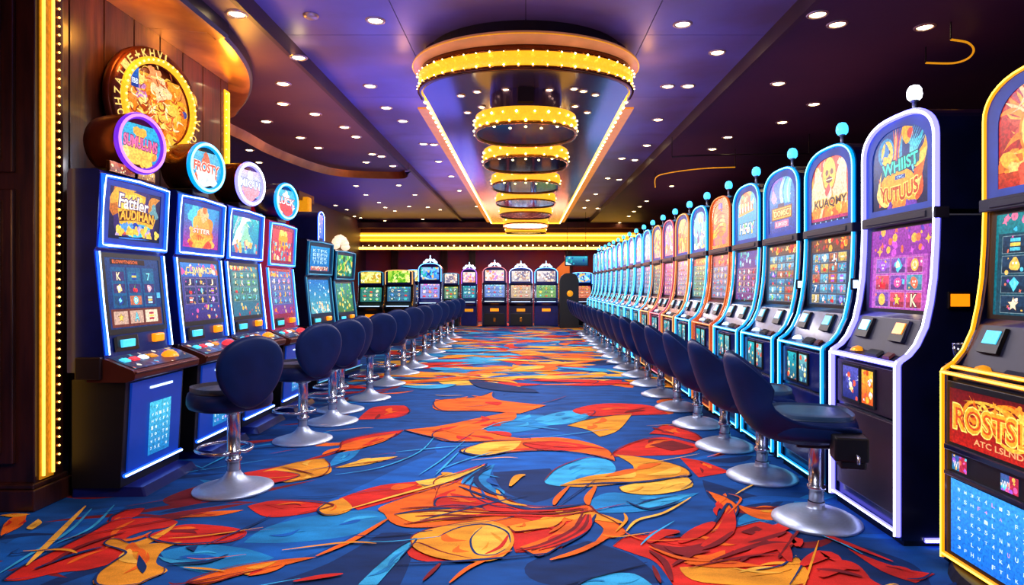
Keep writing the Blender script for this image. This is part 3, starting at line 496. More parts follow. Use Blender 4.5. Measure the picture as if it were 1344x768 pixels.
def generic(A, pal, bg0, bg1, word=None, wc=(255,240,190)):
    A.grad(bg0, bg1)
    for i in range(9): A.leaf(A.r.random(),A.r.random()*.4,A.r.random(),.6+.4*A.r.random(),.035,A.r.choice(pal),A.r.uniform(-.3,.3))
    A.confetti(34,pal,.016,.05)
    if word: A.text(word,.5,.3,.78,wc,h=.15,bold=.03,out=(60,20,50),ob=.09)

# ------------------------------------------------------------------ curved neon cabinets (window side row)
W = .74
PROF = [(.0,.05),(.0,.93),(.006,.95),(.055,.984),(.10,1.04),(.145,1.137),(.171,1.257),(.19,1.391),(.2,1.55),(.205,1.72)]
def arch(hw, z0, zs, zp, n=18):
    P = [(-hw, z0), (-hw, (z0+zs)/2)]
    for i in range(n+1):
        a = pi - pi*i/n
        ca, sa = cos(a), sin(a)
        P.append((hw*(abs(ca)**.72)*(1 if ca >= 0 else -1), zs+(zp-zs)*abs(sa)**.95))
    return P+[(hw, (z0+zs)/2), (hw, z0)]
def curved_body():
    b = MB(); h = W/2-.03
    pr = [(.025,.05),(.025,.915),(.03,.93),(.075,.962),(.165,1.165),(.2,1.2),(.222,1.7),(.222,1.74),(.75,1.74),(.75,.05)]
    b.prism([(-h,f,z) for f,z in pr],[(h,f,z) for f,z in pr])
    return b
def curved_side(sx):
    b = MB(); x0, x1 = (sx*(W/2-.03), sx*W/2) if sx > 0 else (sx*W/2, sx*(W/2-.03))
    pr = [(f+.012,z) for f,z in PROF]+[(.76,1.74),(.76,.03),(.012,.03)]
    return b.prism([(x0,f,z) for f,z in pr],[(x1,f,z) for f,z in pr])
def top_box():
    b = MB(); o = arch(W/2, 1.745, 2.14, 2.325)
    return b.prism([(x,.212,z) for x,z in o],[(x,.72,z) for x,z in o], smooth=False)
def top_edge():
    b = MB(); o = arch(W/2+.002, 1.9, 2.14, 2.328)
    return b.tube([(x,.715,z) for x,z in o], .012, 6)
def top_bezel(hw=.275, z0=1.80, zs=2.08, zp=2.255):
    b = MB(); o = arch(W/2-.015, 1.755, 2.135, 2.312); i = arch(hw, z0, zs, zp)
    b.ring([(x,.204,z) for x,z in o],[(x,.204,z) for x,z in i]); b.ring([(x,.204,z) for x,z in i],[(x,.224,z) for x,z in i])
    return b
def divider():
    b = MB(); b.box(-W/2-.004,W/2+.004,.182,.26,1.70,1.762); b.box(-.3,.3,.176,.19,1.712,1.75); return b
def neon_loop(r=.0135):
    b = MB(); x = W/2-.014; L = [(-x,f-.004,z) for f,z in PROF]
    o = arch(x, 1.76, 2.135, 2.318)
    P = L+[(a,.199,z) for a,z in o]+[(-a,f,z) for a,f,z in L[::-1]]
    return b.glow(P, r)
def neon_edge(r=.0115):
    b = MB(); x = W/2-.014; b.glow([(-x,-.006,.937),(x,-.006,.937)], r); return b
def neon_foot(r=.011):
    b = MB(); x = W/2-.014; b.glow([(-x,-.002,.07),(x,-.002,.07)], r); return b
def main_bezel(z0=1.195, z1=1.70):
    b = MB(); f0, f1 = .2-.006, .222-.006; x = .335; i = .295
    def P(x_, z): return (x_, f0+(f1-f0)*(z-1.2)/.5, z)
    o = [P(-x,z0-.01),P(x,z0-.01),P(x,z1),P(-x,z1)]; q = [P(-i,z0+.02),P(i,z0+.02),P(i,z1-.02),P(-i,z1-.02)]
    b.ring(o,q); return b
def slope(z): return .2+.022*(z-1.2)/.5
def deck_panel():
    b = MB(); b.add([(-.32,.032,.934),(.32,.032,.934),(.32,.073,.966),(-.32,.073,.966)],[(0,1,2,3)])
    b.prism([(-.33,.073,.97),(.33,.073,.97),(.30,.158,1.165),(-.30,.158,1.165)],[(-.33,.08,.955),(.33,.08,.955),(.30,.17,1.16),(-.30,.17,1.16)])
    return b
def reader(x, sx):
    b = MB(); P = lambda x_,t,l: (x+x_, .073+.085*t-l*.9, .97+.195*t+l*.4)
    w = .085
    w = .066
    b.prism([P(-w,.35,.002),P(w,.35,.002),P(w*.92,.95,.002),P(-w*.92,.95,.002)],[P(-w,.35,.022),P(w,.35,.022),P(w*.85,.93,.018),P(-w*.85,.93,.018)])
    return b
def reader_display(x):
    b = MB(); P = lambda x_,t,l: (x+x_, .073+.085*t-l*.9, .97+.195*t+l*.4)
    w = .044
    b.prism([P(-w,.55,.018),P(w,.55,.018),P(w,.85,.016),P(-w,.85,.016)],[P(-w,.55,.026),P(w,.55,.026),P(w,.85,.024),P(-w,.85,.024)]); return b
def dome(x, f, z, r, h=.5, tilt=.5):
    b = MB(); b.lathe([(r,0),(r*.95,r*.25*h*2),(r*.7,r*.65*h*2),(r*.3,r*.9*h*2),(.001,r*h*2)],16,(x,f,z)); return b
def pad(x, f, z, wx, wf, h=.012, tilt=.7):
    b = MB(); b.prism([(x-wx,f-wf,z-wf*tilt),(x+wx,f-wf,z-wf*tilt),(x+wx,f+wf,z+wf*tilt),(x-wx,f+wf,z+wf*tilt)],[(x-wx*.85,f-wf*.8-.3*h,z-wf*tilt*.8+h),(x+wx*.85,f-wf*.8-.3*h,z-wf*tilt*.8+h),(x+wx*.85,f+wf*.8-.3*h,z+wf*tilt*.8+h),(x-wx*.85,f+wf*.8-.3*h,z+wf*tilt*.8+h)]); return b
def lower_panel():
    b = MB(); x = .315
    b.box(-x,x,.006,.026,.14,.62); b.box(-x,x,.01,.026,.64,.9); return b
def lamp_post():
    b = MB(); b.lathe([(.03,2.322),(.03,2.335),(.012,2.34),(.012,2.40),(.022,2.405),(.022,2.415)],12,(0,.3,0)); return b
def lamp_dome():
    b = MB(); b.lathe([(.028,2.415),(.038,2.427),(.041,2.448),(.038,2.473),(.025,2.494),(.001,2.502)],16,(0,.3,0)); return b

def curved_machine(loc, label, neon, paint, reel, near=True, frame=None, low='full', seed=0, group=None, words=None, nloop=.0135, bright=None):
    t = thing('slot_machine', label, 'slot machine', loc, -pi/2, group)
    N = NEON[neon]
    fr = frame or M['cab']
    shared('cabinet','cb',curved_body,M['cab'],t,.004)
    for s in (-1,1): shared('side_panel','cs%d'%s,lambda: curved_side(s),fr,t,.004)
    tb = shared('marquee_box','tb',top_box,M['cab'],t,.006)
    shared('rim_trim','te',top_edge,M['steel'],tb)
    shared('marquee_bezel','bz',top_bezel,fr if frame else M['bezel'],tb)
    shared('divider_bar','dv',divider,M['grey'],t,.006)
    shared('neon_tube','nl%.4f'%nloop,lambda: neon_loop(nloop),N,t)
    shared('neon_tube','ne%.4f'%nloop,lambda: neon_edge(nloop),N,t)
    shared('neon_tube','nf',neon_foot,N,t)
    A = Art((-.28,.209,1.79),(1,0,0),(0,-1,0),(0,0,1),.56,.48,seed); paint(A); A.build('marquee_screen',tb)
    v = Vec((0,.022,.5)).normalized()
    A = Art((-.30,slope(1.2)-.002,1.205),(1,0,0),(0,-1,.04),v,.60,.485,seed+1); reel(A); A.build('main_screen',t)
    shared('screen_bezel','mb',main_bezel,M['black'],t)
    shared('console_deck','dk',deck_panel,M['grey'] if near else M['deck'],t,.004)
    for x in (-.19,.17):
        r = shared('card_reader','rd%.2f'%x,lambda: reader(x,1),M['black'],t,.003)
        shared('display','rdd%.2f'%x,lambda: reader_display(x),M['cyanbtn'] if (x < 0 or low != 'full') else M['orange'],r)
    shared('play_button','pb',lambda: dome(-.17,.062,.962,.042,.35),M['goldglow'] if near else M['whitebtn'],t)
    shared('button_pad','bp',lambda: pad(0.02,.058,.962,.07,.022),M['black'],t)
    shared('bet_button','bb',lambda: pad(.17,.058,.962,.035,.018),M['copper'],t)
    shared('front_panel','lp',lower_panel,M['plum'] if low == 'full' else M['cabblue'],t,.004)
    r = random.Random(seed+5)
    for k,(x0,x1,c0,c1) in enumerate([(-.22,-.04,(30,40,120),(90,90,190)),(0.0,.12,(230,90,30),(250,190,60))] if low == 'full' else [(-.2,-.05,(20,90,120),(40,180,190)),(.0,.12,(40,90,130),(120,200,200))]):
        b = MB(); b.box(x0-.015,x1+.015,-.002,.012,.665,.885); obj('window_frame',b,M['black'],t)
        A = Art((x0,-.003,.68),(1,0,0),(0,-1,0),(0,0,1),x1-x0,.19,seed+7+k); A.grad(c0,c1)
        A.confetti(16,[c1,(255,230,150),(230,240,255),c0,(240,90,60)],.008,.02); A.build('bill_display',t)
    p = shared('lamp_post','lpst',lamp_post,M['steel'],t)
    shared('lamp_dome','ldome',lamp_dome,NEON['white'][1] if neon == 'white' else M['lampblue'],p)
    b_ = shared('plinth','pln',lambda: MB().box(-W/2+.01,W/2-.01,.03,.74,.0,.052),M['black'],t)
    return t

def side_badge(t, m, f, z, wf, hz, sx=1):
    b = MB(); x = sx*(W/2); b.box(x-.002 if sx>0 else x-.012, x+.012 if sx>0 else x+.002, f-wf-.012, f+wf+.012, z-hz-.012, z+hz+.012)
    p = obj('side_badge', b, M['black'], t, .003)
    b = MB(); b.box(x+.004 if sx>0 else x-.016, x+.016 if sx>0 else x-.004, f-wf, f+wf, z-hz, z+hz); obj('badge_light', b, m, p)

# ------------------------------------------------------------------ upright cabinets with round toppers (wood wall row)
LW = .78
def upright_base():
    b = MB(); pr0 = [(-.33,.03),(.33,.03)]
    b.prism([(-.35,.12,.06),(.35,.12,.06),(.35,.43,.06),(-.35,.43,.06)],[(-.35,.085,.75),(.35,.085,.75),(.35,.43,.75),(-.35,.43,.75)])
    return b
def upright_tower():
    b = MB(); pr = [(.185,.80),(.262,1.575),(.245,1.60),(.222,2.07),(.24,2.09),(.41,2.09),(.43,2.06),(.43,.80)]
    return b.prism([(-LW/2,f,z) for f,z in pr],[(LW/2,f,z) for f,z in pr])
def upright_console():
    b = MB(); pr = [(.0,.755),(-.006,.79),(.01,.815),(.19,.888),(.3,.888),(.3,.74),(.05,.74)]
    return b.prism([(-LW/2-.01,f,z) for f,z in pr],[(LW/2+.01,f,z) for f,z in pr])
def FT(z): return .185+.077*(z-.80)/.775
def FM(z): return .245-.023*(z-1.60)/.47
def led_top(r=.014):
    b = MB(); x = LW/2-.025
    P = [(-x,FM(1.61)-.008,1.61),(-x,FM(2.05)-.008,2.05),(0,FM(2.05)-.008,2.065),(x,FM(2.05)-.008,2.05),(x,FM(1.61)-.008,1.61)]
    return b.glow(P, r, 8, True)
def led_low(s, r=.014):
    b = MB(); x = s*(LW/2-.025)
    return b.glow([(x,FT(.91)-.008,.91),(x,FT(1.25)-.004,1.25),(x,FT(1.57)-.008,1.57)], r)
def upright_bezel(x, i, z0, z1, y0, y1, FF):
    b = MB(); o = [(-x,FF(z0)-.006,z0),(x,FF(z0)-.006,z0),(x,FF(z1)-.006,z1),(-x,FF(z1)-.006,z1)]; q = [(-i,FF(y0)-.006,y0),(i,FF(y0)-.006,y0),(i,FF(y1)-.006,y1),(-i,FF(y1)-.006,y1)]
    k = [(a,f+.012,z) for a,f,z in q]
    b.ring(o,q); b.ring(q,k); return b
def topper_body():
    b = MB(); b.lathe([(.001,.30),(.15,.30),(.19,.27),(.2,.2),(.2,.02),(.19,0),(.001,0)],36,(0,-.1,0),'y'); return b
def topper_ring():
    b = MB(); b.glow([(.185*cos(2*pi*i/40),-.105,.185*sin(2*pi*i/40)) for i in range(40)], .022, 8, True); return b
def upright_machine(loc, label, neon, paint, reel, topper=None, seed=0, group=None, body=None, frame=None, low=True, scale=1., rz=pi/2, ringcol=None, drum=None, header=None):
    t = thing('slot_machine', label, 'slot machine', loc, rz, group)
    t.scale = (1,1,scale) if scale != 1 else (1,1,1)
    N = NEON[neon]; body = body or M['cabblue']; fr = frame or M['bezel']
    shared('base_cabinet','ub',upright_base,M['black'],t,.004)
    shared('tower','ut',upright_tower,body,t,.012)
    c = shared('console_deck','uc',upright_console,M['copper'],t,.012)
    A = Art((-.36,.016,.822),(1,0,0),(0,-.3,1),(0,.18,.072),.72,.19,seed+3)
    A.grad((20,26,56),(36,46,90),n=5); A.confetti(40,[(40,120,200),(230,190,90),(60,190,210),(210,90,70),(24,30,70),(250,240,220)],.006,.022); A.build('deck_art',c,M['artsoft'])
    shared('lip_trim','ulip',lambda: MB().tube([(-LW/2,-.004,.80),(LW/2,-.004,.80)],.008,6),M['copper'],c)
    shared('play_button','upb',lambda: dome(.14,.075,.848,.06,.4),M['orange'] if seed % 2 == 0 else M['redbtn'],c)
    for i in range(4): shared('bet_button','ubb%d'%i,lambda: pad(-.3+.1*i,.12,.866,.035,.02,.01,.4),[M['cyanbtn'],M['redbtn'],M['whitebtn'],M['goldglow']][i],c)
    shared('neon_tube','ult',led_top,N,t); [shared('neon_tube','ull%d'%s,lambda: led_low(s),N,t) for s in (-1,1)]
    shared('marquee_bezel','umb',lambda: upright_bezel(.35,.29,1.625,2.035,1.66,2.0,FM),fr,t); shared('screen_bezel','usb',lambda: upright_bezel(.345,.305,1.03,1.565,1.065,1.535,FT),M['black'] if not frame else fr,t)
    A = Art((-.295,FM(1.65)-.003,1.65),(1,0,0),(0,-1,-.05),(0,-.023,.47),.59,.36,seed); paint(A); A.build('marquee_screen',t)
    A = Art((-.31,FT(1.06)-.003,1.06),(1,0,0),(0,-1,.1),(0,.077,.775),.62,.482,seed+1); reel(A); A.build('main_screen',t)
    shared('card_reader','ucr',lambda: pad(-.16,FT(.965)-.008,.965,.13,.005,.02,9),M['black'],t); shared('display','ucd',lambda: MB().box(-.24,-.1,FT(.96)-.03,FT(.96)+.01,.945,.995),M['cyanbtn'],t,.003)
    shared('bill_slot','ubs',lambda: MB().box(.14,.26,FT(.97)-.03,FT(.97)+.01,.95,1.01),M['orange'],t,.012)
    shared('ticket_box','utk',lambda: MB().box(-LW/2-.035,-LW/2+.03,.2,.36,.76,.90),M['darkbrown'],t,.006)
    # lower front
    b = lambda: MB().prism([(-.3,.105,.15),(.31,.105,.15),(.31,.13,.15),(-.3,.13,.15)],[(-.3,.072,.72),(.31,.072,.72),(.31,.1,.72),(-.3,.1,.72)])
    p = shared('front_panel','ufp',b,M['bluepanel'],t,.003)
    if low:
        A = Art((-.1,.092,.2),(1,0,0),(0,-1,0),(0,-.02,.4),.26,.36,seed+9); glyph_grid(A,7,5,(30,120,190),(70,190,225),(225,248,255)); A.build('payout_display',p)
        shared('slot_bar','uslot',lambda: MB().box(-.1,.17,.068,.082,.655,.67),M['whitebtn'],p)
    shared('neon_tube','ulf',lambda: MB().glow([(-.34,.098,.135),(.33,.098,.135)],.014),NEON['blue'] if neon in ('blue','azure') else N,t)
    shared('foot_plate','ufpl',lambda: MB().prism([(-.33,-.03,.0),(.33,-.03,.0),(.35,.43,.0),(-.35,.43,.0)],[(-.31,0,.055),(.31,0,.055),(.34,.43,.07),(-.34,.43,.07)]),M['cabblue'],t,.01)
    if topper:
        k = shared('topper_drum','utd',topper_body,drum or M['bronze'],t); k.location = (-.02,.27,2.32); k.rotation_euler = (0,0,radians(-14)); k.scale = (1.02,1,1.02)
        shared('neon_ring','utr',topper_ring,NEON[ringcol or neon],k)
        A = Art((-.175,-.104,-.175),(1,0,0),(0,-1,0),(0,0,1),.35,.35,seed+20,True); topper(A); A.build('topper_disc',k)
        b = shared('topper_neck','utn',lambda: MB().box(-.14,.12,.23,.45,2.085,2.14),M['black'],t,.01)
    return t
# ------------------------------------------------------------------ stools
def stool_base():
    b = MB(); b.lathe([(.001,0),(.248,0),(.252,.008),(.248,.018),(.19,.036),(.12,.056),(.07,.085),(.046,.115),(.04,.13)],48); return b
def dome_base():
    b = MB(); b.lathe([(.001,0),(.238,0),(.243,.008),(.24,.02),(.19,.048),(.13,.07),(.06,.083),(.046,.088),(.046,.12)],48); return b
def stool_pole(h=.53):
    b = MB(); b.lathe([(.041,.10),(.041,.19),(.05,.192),(.05,.212),(.041,.214),(.041,h-.03),(.06,h-.02),(.09,h)],24); return b
def foot_ring():
    b = MB()
    P = [(.03,.0,.25)]+[(.17*sin(a),.05+.19*-cos(a)+.09,.25) for a in [0.35+(2*pi-.7)*i/26 for i in range(27)]]+[(-.03,.0,.25)]
    b.tube(P,.0115,8,True); b.lathe([(.04,.235),(.046,.237),(.046,.263),(.04,.265)],20); return b
def cushion(wx, wy, z0, z1, n=40, ex=2.5, rise=.02):
    b = MB(); rows = [(.80,z0),(.95,z0+.012),(1.0,z0+.04),(1.0,z1-.045),(.965,z1-.015),(.86,z1),(.5,z1+rise*.6),(.15,z1+rise)]
    vs = []; fs = []
    for k,(q,z) in enumerate(rows):
        for j in range(n):
            a = 2*pi*j/n; c, s_ = cos(a), sin(a)
            x = wx*q*abs(c)**(2/ex)*(1 if c>=0 else -1); y = wy*q*abs(s_)**(2/ex)*(1 if s_>=0 else -1)
            vs.append((x,y,z))
    for k in range(len(rows)-1):
        for j in range(n): fs.append((k*n+j,k*n+(j+1)%n,(k+1)*n+(j+1)%n,(k+1)*n+j))
    b.add(vs,fs,0,None,True); b.add(vs[:n],[tuple(range(n))[::-1]]); b.add(vs[-n:],[tuple(range(n))],0,None,True); return b
def egg_back(scale=1.):
    """rounded egg-shaped back pad, slightly dished, leaning away from the seat"""
    b = MB(); n = 40; vs = []; fs = []
    lay = [(.0,.03),(.55,.031),(.85,.027),(.96,.016),(1.,.0),(.97,-.018),(.88,-.03),(.55,-.034),(.0,-.034)]
    zc = .80; H_ = .235; W_ = .215
    for k,(q,d) in enumerate(lay):
        for j in range(n):
            a = 2*pi*j/n
            z = q*H_*sin(a); x = q*W_*cos(a)*(1+.2*sin(a)) if True else 0
            y = -.235-.13*(z+.2)*.9 + .28*x*x*1.2 + d - .0
            vs.append((x,y,zc+z))
    for k in range(len(lay)-1):
        for j in range(n): fs.append((k*n+j,k*n+(j+1)%n,(k+1)*n+(j+1)%n,(k+1)*n+j))
    return b.add(vs,fs,0,None,True)
def back_bracket():
    b = MB(); b.tube([(0,-.08,.56),(0,-.17,.57),(0,-.2,.62),(0,-.22,.70)],.014,8); return b
def make_egg_stool(label, loc, rz):
    t = thing('bar_stool', label, 'stool', loc, rz, 'egg-backed stools along the round-topper machines')
    shared('base','sb',stool_base,M['steel'],t); shared('pole','sp',stool_pole,M['chrome'],t)
    shared('foot_ring','sfr',foot_ring,M['chrome'],t)
    s = shared('seat','sseat',lambda: cushion(.255,.245,.535,.66),M['leather'],t); s.location = (0,.05,0)
    c = shared('seat_pad','sseatpad',lambda: cushion(.235,.225,.648,.668,rise=.012),M['leathertop'],s)
    shared('backrest','sback',egg_back,M['leather'],t); shared('back_bracket','sbr',back_bracket,M['black'],t)
    return t
def bucket_shell():
    b = MB(); path = []   # (y,z) inner line, half width, cup
    K = [(-.47,.965,.09,.0),(-.465,.93,.17,.03),(-.445,.86,.21,.075),(-.415,.78,.228,.115),(-.375,.69,.236,.15),(-.325,.62,.240,.15),(-.25,.585,.244,.11),(-.15,.578,.246,.06),(-.02,.585,.243,.02),(.06,.592,.243,.012),(.14,.59,.235,.008),(.20,.575,.21,.004)]
    # outside skin offset
    m = 14; vs = []; fs = []
    N = len(K)
    nor = []
    for i in range(N):
        a = K[max(0,i-1)]; c = K[min(N-1,i+1)]; t = Vec((c[0]-a[0],c[1]-a[1])).normalized(); nor.append((-t.y*-1*-1, t.x))
    for side in (0,1):
        for i,(y,z,w,cup) in enumerate(K):
            th = [.03,.05,.06,.065,.08,.10,.12,.13,.13,.125,.115,.08][i]
            a = K[max(0,i-1)]; c = K[min(N-1,i+1)]; t = Vec((c[0]-a[0],c[1]-a[1])).normalized(); ny, nz = -t.y*-1, -t.x   # outward (away from sitter): back & down
            ny, nz = (t.y, -t.x)
            for j in range(m+1):
                s = -1+2*j/m; x = w*s; e = abs(s)**2.4
                yy = y + cup*e*(1 if z > .62 else .3) ; zz = z + cup*e*.6
                if side:
                    q = th*(1-abs(s)**5*.9); yy += ny*q; zz += nz*q
                vs.append((x,yy,zz))
    R = m+1; S = N*R
    for i in range(N-1):
        for j in range(m):
            a = i*R+j; fs.append((a,a+1,a+R+1,a+R)); fs.append((S+a,S+a+R,S+a+R+1,S+a+1))
    for i in range(N-1):
        a = i*R; fs.append((a,a+R,S+a+R,S+a)); a = i*R+m; fs.append((a,S+a,S+a+R,a+R))
    for j in range(m):
        fs.append((j,S+j,S+j+1,j+1)); a = (N-1)*R+j; fs.append((a,a+1,S+a+1,S+a))
    return b.add(vs,fs,0,None,True)
def make_bucket_stool(label, loc, rz):
    t = thing('bucket_stool', label, 'stool', loc, rz, 'bucket stools along the neon cabinets')
    shared('base','sbd',dome_base,M['steel'],t); shared('pole','sp2',lambda: stool_pole(.47),M['chrome'],t)
    s = shared('seat_shell','bshell',bucket_shell,M['leather'],t)
    if not s.modifiers:
        sd = s.modifiers.new('smooth','SUBSURF'); sd.levels = 1; sd.render_levels = 1
    p = shared('seat','bseat',lambda: cushion(.238,.24,.49,.622,ex=3.,rise=.008),M['leather'],t); p.location = (0,-.035,0)
    q = shared('seat_pad','bpad',lambda: cushion(.222,.222,.60,.632,ex=3.,rise=.006),M['neonlit_leather'],p)
    shared('swivel_plate','bsw',lambda: MB().box(-.1,.1,-.12,.12,.44,.47),M['black'],t,.01)
    return t
# ------------------------------------------------------------------ the setting
CC = dict(N=(4,42,94), M=(8,88,172), T=(22,126,188), L=(48,162,212), R=(204,36,26), D=(120,22,30), O=(230,98,18), G=(226,146,34), Y=(240,180,64))
def smooth(P, n=5):
    out = []; N = len(P)
    for i in range(N):
        p0, p1, p2, p3 = [Vec(P[(i+k) % N]) for k in (-1,0,1,2)]
        for j in range(n):
            t = j/n
            m1 = (p2-p0)*.5; m2 = (p3-p1)*.5
            if (p1-p0).normalized().dot((p2-p1).normalized()) < .25: m1 = m1*.05
            if (p2-p1).normalized().dot((p3-p2).normalized()) < .25: m2 = m2*.05
            q = p1*(2*t**3-3*t*t+1)+m1*(t**3-2*t*t+t)+p2*(3*t*t-2*t**3)+m2*(t**3-t*t)
            lo = Vec((min(p1.x,p2.x)-.04, min(p1.y,p2.y)-.04)); 
            out.append((q.x, q.y))
    return out
def carpet_material():
    m = bpy.data.materials.new('patterned carpet'); m.use_nodes = True
    nt = m.node_tree; p = nt.nodes['Principled BSDF']; p.inputs['Roughness'].default_value = .85; p.inputs['Specular IOR Level'].default_value = .2
    a = nt.nodes.new('ShaderNodeAttribute'); a.attribute_name = 'Col'
    tc = nt.nodes.new('ShaderNodeTexCoord')
    def noise(s, st=None):
        n = nt.nodes.new('ShaderNodeTexNoise'); n.inputs['Scale'].default_value = s; n.inputs['Detail'].default_value = 5
        mp = nt.nodes.new('ShaderNodeMapping'); nt.links.new(tc.outputs['Object'], mp.inputs['Vector']); nt.links.new(mp.outputs[0], n.inputs['Vector'])
        if st: mp.inputs['Scale'].default_value = st; mp.inputs['Rotation'].default_value = (0,0,.5)
        return n
    n1 = noise(3.2, (1,2.6,1)); n2 = noise(260)
    r1 = nt.nodes.new('ShaderNodeMapRange'); r1.inputs[1].default_value=.3; r1.inputs[2].default_value=.7; r1.inputs[3].default_value=.62; r1.inputs[4].default_value=1.28
    r2 = nt.nodes.new('ShaderNodeMapRange'); r2.inputs[1].default_value=.3; r2.inputs[2].default_value=.7; r2.inputs[3].default_value=.8; r2.inputs[4].default_value=1.2
    nt.links.new(n1.outputs['Fac'], r1.inputs[0]); nt.links.new(n2.outputs['Fac'], r2.inputs[0])
    mm = nt.nodes.new('ShaderNodeMath'); mm.operation='MULTIPLY'; nt.links.new(r1.outputs[0], mm.inputs[0]); nt.links.new(r2.outputs[0], mm.inputs[1])
    mu = nt.nodes.new('ShaderNodeVectorMath'); mu.operation='SCALE'; nt.links.new(a.outputs['Color'], mu.inputs[0]); nt.links.new(mm.outputs[0], mu.inputs['Scale'])
    nt.links.new(mu.outputs[0], p.inputs['Base Color'])
    b = nt.nodes.new('ShaderNodeBump'); b.inputs['Strength'].default_value=.25; b.inputs['Distance'].default_value=.004
    nt.links.new(n2.outputs['Fac'], b.inputs['Height']); nt.links.new(b.outputs['Normal'], p.inputs['Normal'])
    return m
rnd = random.Random(11)
fb = MB(); fb.add([(-7,-2,0),(8,-2,0),(8,26,0),(-7,26,0)],[(0,1,2,3)],0,lin((6,70,140)))
shapes = [(l,c,smooth(P)) for c,l,P in CARPET]
hand = list(shapes)
def rleaf(x, y, L, w, ang, bend):
    P = []; Q = []
    for i in range(9):
        t = i/8; s = L*(t-.5); o = bend*sin(pi*t); ww = w*(sin(pi*t)**.7)*(1-.5*t)
        for S_, g in ((P,1),(Q,-1)):
            u, v = s, o+g*ww
            S_.append((x+u*cos(ang)-v*sin(ang), y+u*sin(ang)+v*cos(ang)))
    return P+Q[-2:0:-1]
for i in range(640):
    y = rnd.uniform(8.7, 23.5); x = rnd.uniform(-2.6, 2.3) if y < 11 or rnd.random() < .75 else rnd.uniform(-6.5, -2)
    c = rnd.choice('RRROOOOGGGYYYTTLLMMN' if x > -1.9 else 'RROOGGYTTLLMMMN')
    shapes.append((rnd.randint(2,5), c, rleaf(x, y, rnd.uniform(.5,1.7), rnd.uniform(.07,.28), rnd.gauss(0,.5)+(pi if rnd.random()<.5 else 0), rnd.uniform(-.2,.2))))
for i in range(60):   # narrow tongues at the edge of the near field
    y = rnd.uniform(2.6, 8.7); x = rnd.choice([rnd.uniform(-2.9,-1.6), rnd.uniform(1.3,2.1)])
    shapes.append((1, rnd.choice('TNNMDD' if y < 5.5 else 'TNMRDO'), rleaf(x, y, rnd.uniform(.4,1.), rnd.uniform(.03,.1), rnd.gauss(.4,.4), rnd.uniform(-.15,.15))))
REL = dict(R='RDOO', O='OGRR', G='GYO', Y='YG', T='TML', L='LT')
for l,c,P in list(shapes):
    if c not in REL or len(P) < 20: continue
    xs = [p[0] for p in P]; ys = [p[1] for p in P]; cx = sum(xs)/len(xs); cy = sum(ys)/len(ys)
    sxx = sum((x-cx)**2 for x in xs); syy = sum((y-cy)**2 for y in ys); sxy = sum((x-cx)*(y-cy) for x,y in P)
    th = .5*math.atan2(2*sxy, sxx-syy); big = sqrt(max(sxx,syy)/len(xs)); sm = sqrt(max(1e-4,min(sxx,syy)/len(xs)))
    for i in range(4 if big > .15 else 2):
        u = rnd.uniform(-.9,.9)*big; v = rnd.uniform(-.6,.6)*sm
        shapes.append((l+.5, rnd.choice(REL[c]), rleaf(cx+u*cos(th)-v*sin(th), cy+u*sin(th)+v*cos(th), rnd.uniform(.5,1.2)*big, rnd.uniform(.12,.3)*sm, th+rnd.gauss(0,.2)+(pi if rnd.random()<.5 else 0), rnd.uniform(-.3,.3)*sm)))
shapes.sort(key=lambda q: q[0])
zz = .0002
for l,c,P in shapes:
    zz += .00001
    fb.add([(x,y,zz) for x,y in P],[tuple(range(len(P)))],0,lin(CC[c]))
def stroke(P, w, c):
    global zz
    zz += .00001
    Q = []
    for i in range(len(P)-1):
        p0 = Vec(P[max(0,i-1)]); p1 = Vec(P[i]); p2 = Vec(P[i+1]); p3 = Vec(P[min(len(P)-1,i+2)])
        for j in range(5):
            t = j/5; Q.append(.5*((2*p1)+(p2-p0)*t+(2*p0-5*p1+4*p2-p3)*t*t+(3*p1-p0-3*p2+p3)*t*t*t))
    Q.append(Vec(P[-1])); vs = []; n = len(Q)
    for i in range(n):
        d = (Q[min(n-1,i+1)]-Q[max(0,i-1)]).normalized(); o = Vec((-d.y,d.x))*w*(.25+.75*sin(pi*i/(n-1)))
        vs += [(Q[i].x+o.x,Q[i].y+o.y,zz),(Q[i].x-o.x,Q[i].y-o.y,zz)]
    fb.add(vs,[(2*i+1,2*i+3,2*i+2,2*i) for i in range(n-1)],0,lin(CC[c]))
for l,c,P in hand:
    if c in 'ROGYL' and len(P) > 20:
        a = rnd.randrange(len(P)); Q = [P[(a+i) % len(P)] for i in range(0, int(len(P)*rnd.uniform(.35,.8)), 4)]
        if len(Q) > 2: stroke(Q, rnd.uniform(.005,.009), rnd.choice('NND'))
for c,w,P in STROKES: stroke(P,w,c)
for i in range(130):
    y = 2.7+rnd.random()**1.5*12; x = rnd.uniform(-2.6,2.0); a = rnd.gauss(.35,.45); L = rnd.uniform(.2,.8); k = rnd.uniform(-.12,.12)
    stroke([(x-L/2*cos(a),y-L/2*sin(a)),(x+k,y+k*.8),(x+L/2*cos(a),y+L/2*sin(a))], rnd.uniform(.004,.011), rnd.choice('NNNDDLLYGO'))
struct('floor', fb, carpet_material(), 'blue carpet with swirling red, orange and gold flame pattern')

def flat(pts, z0, z1):
    b = MB(); a = [(x,y,z0) for x,y in pts]; c = [(x,y,z1) for x,y in pts]
    return b.prism(a, c)
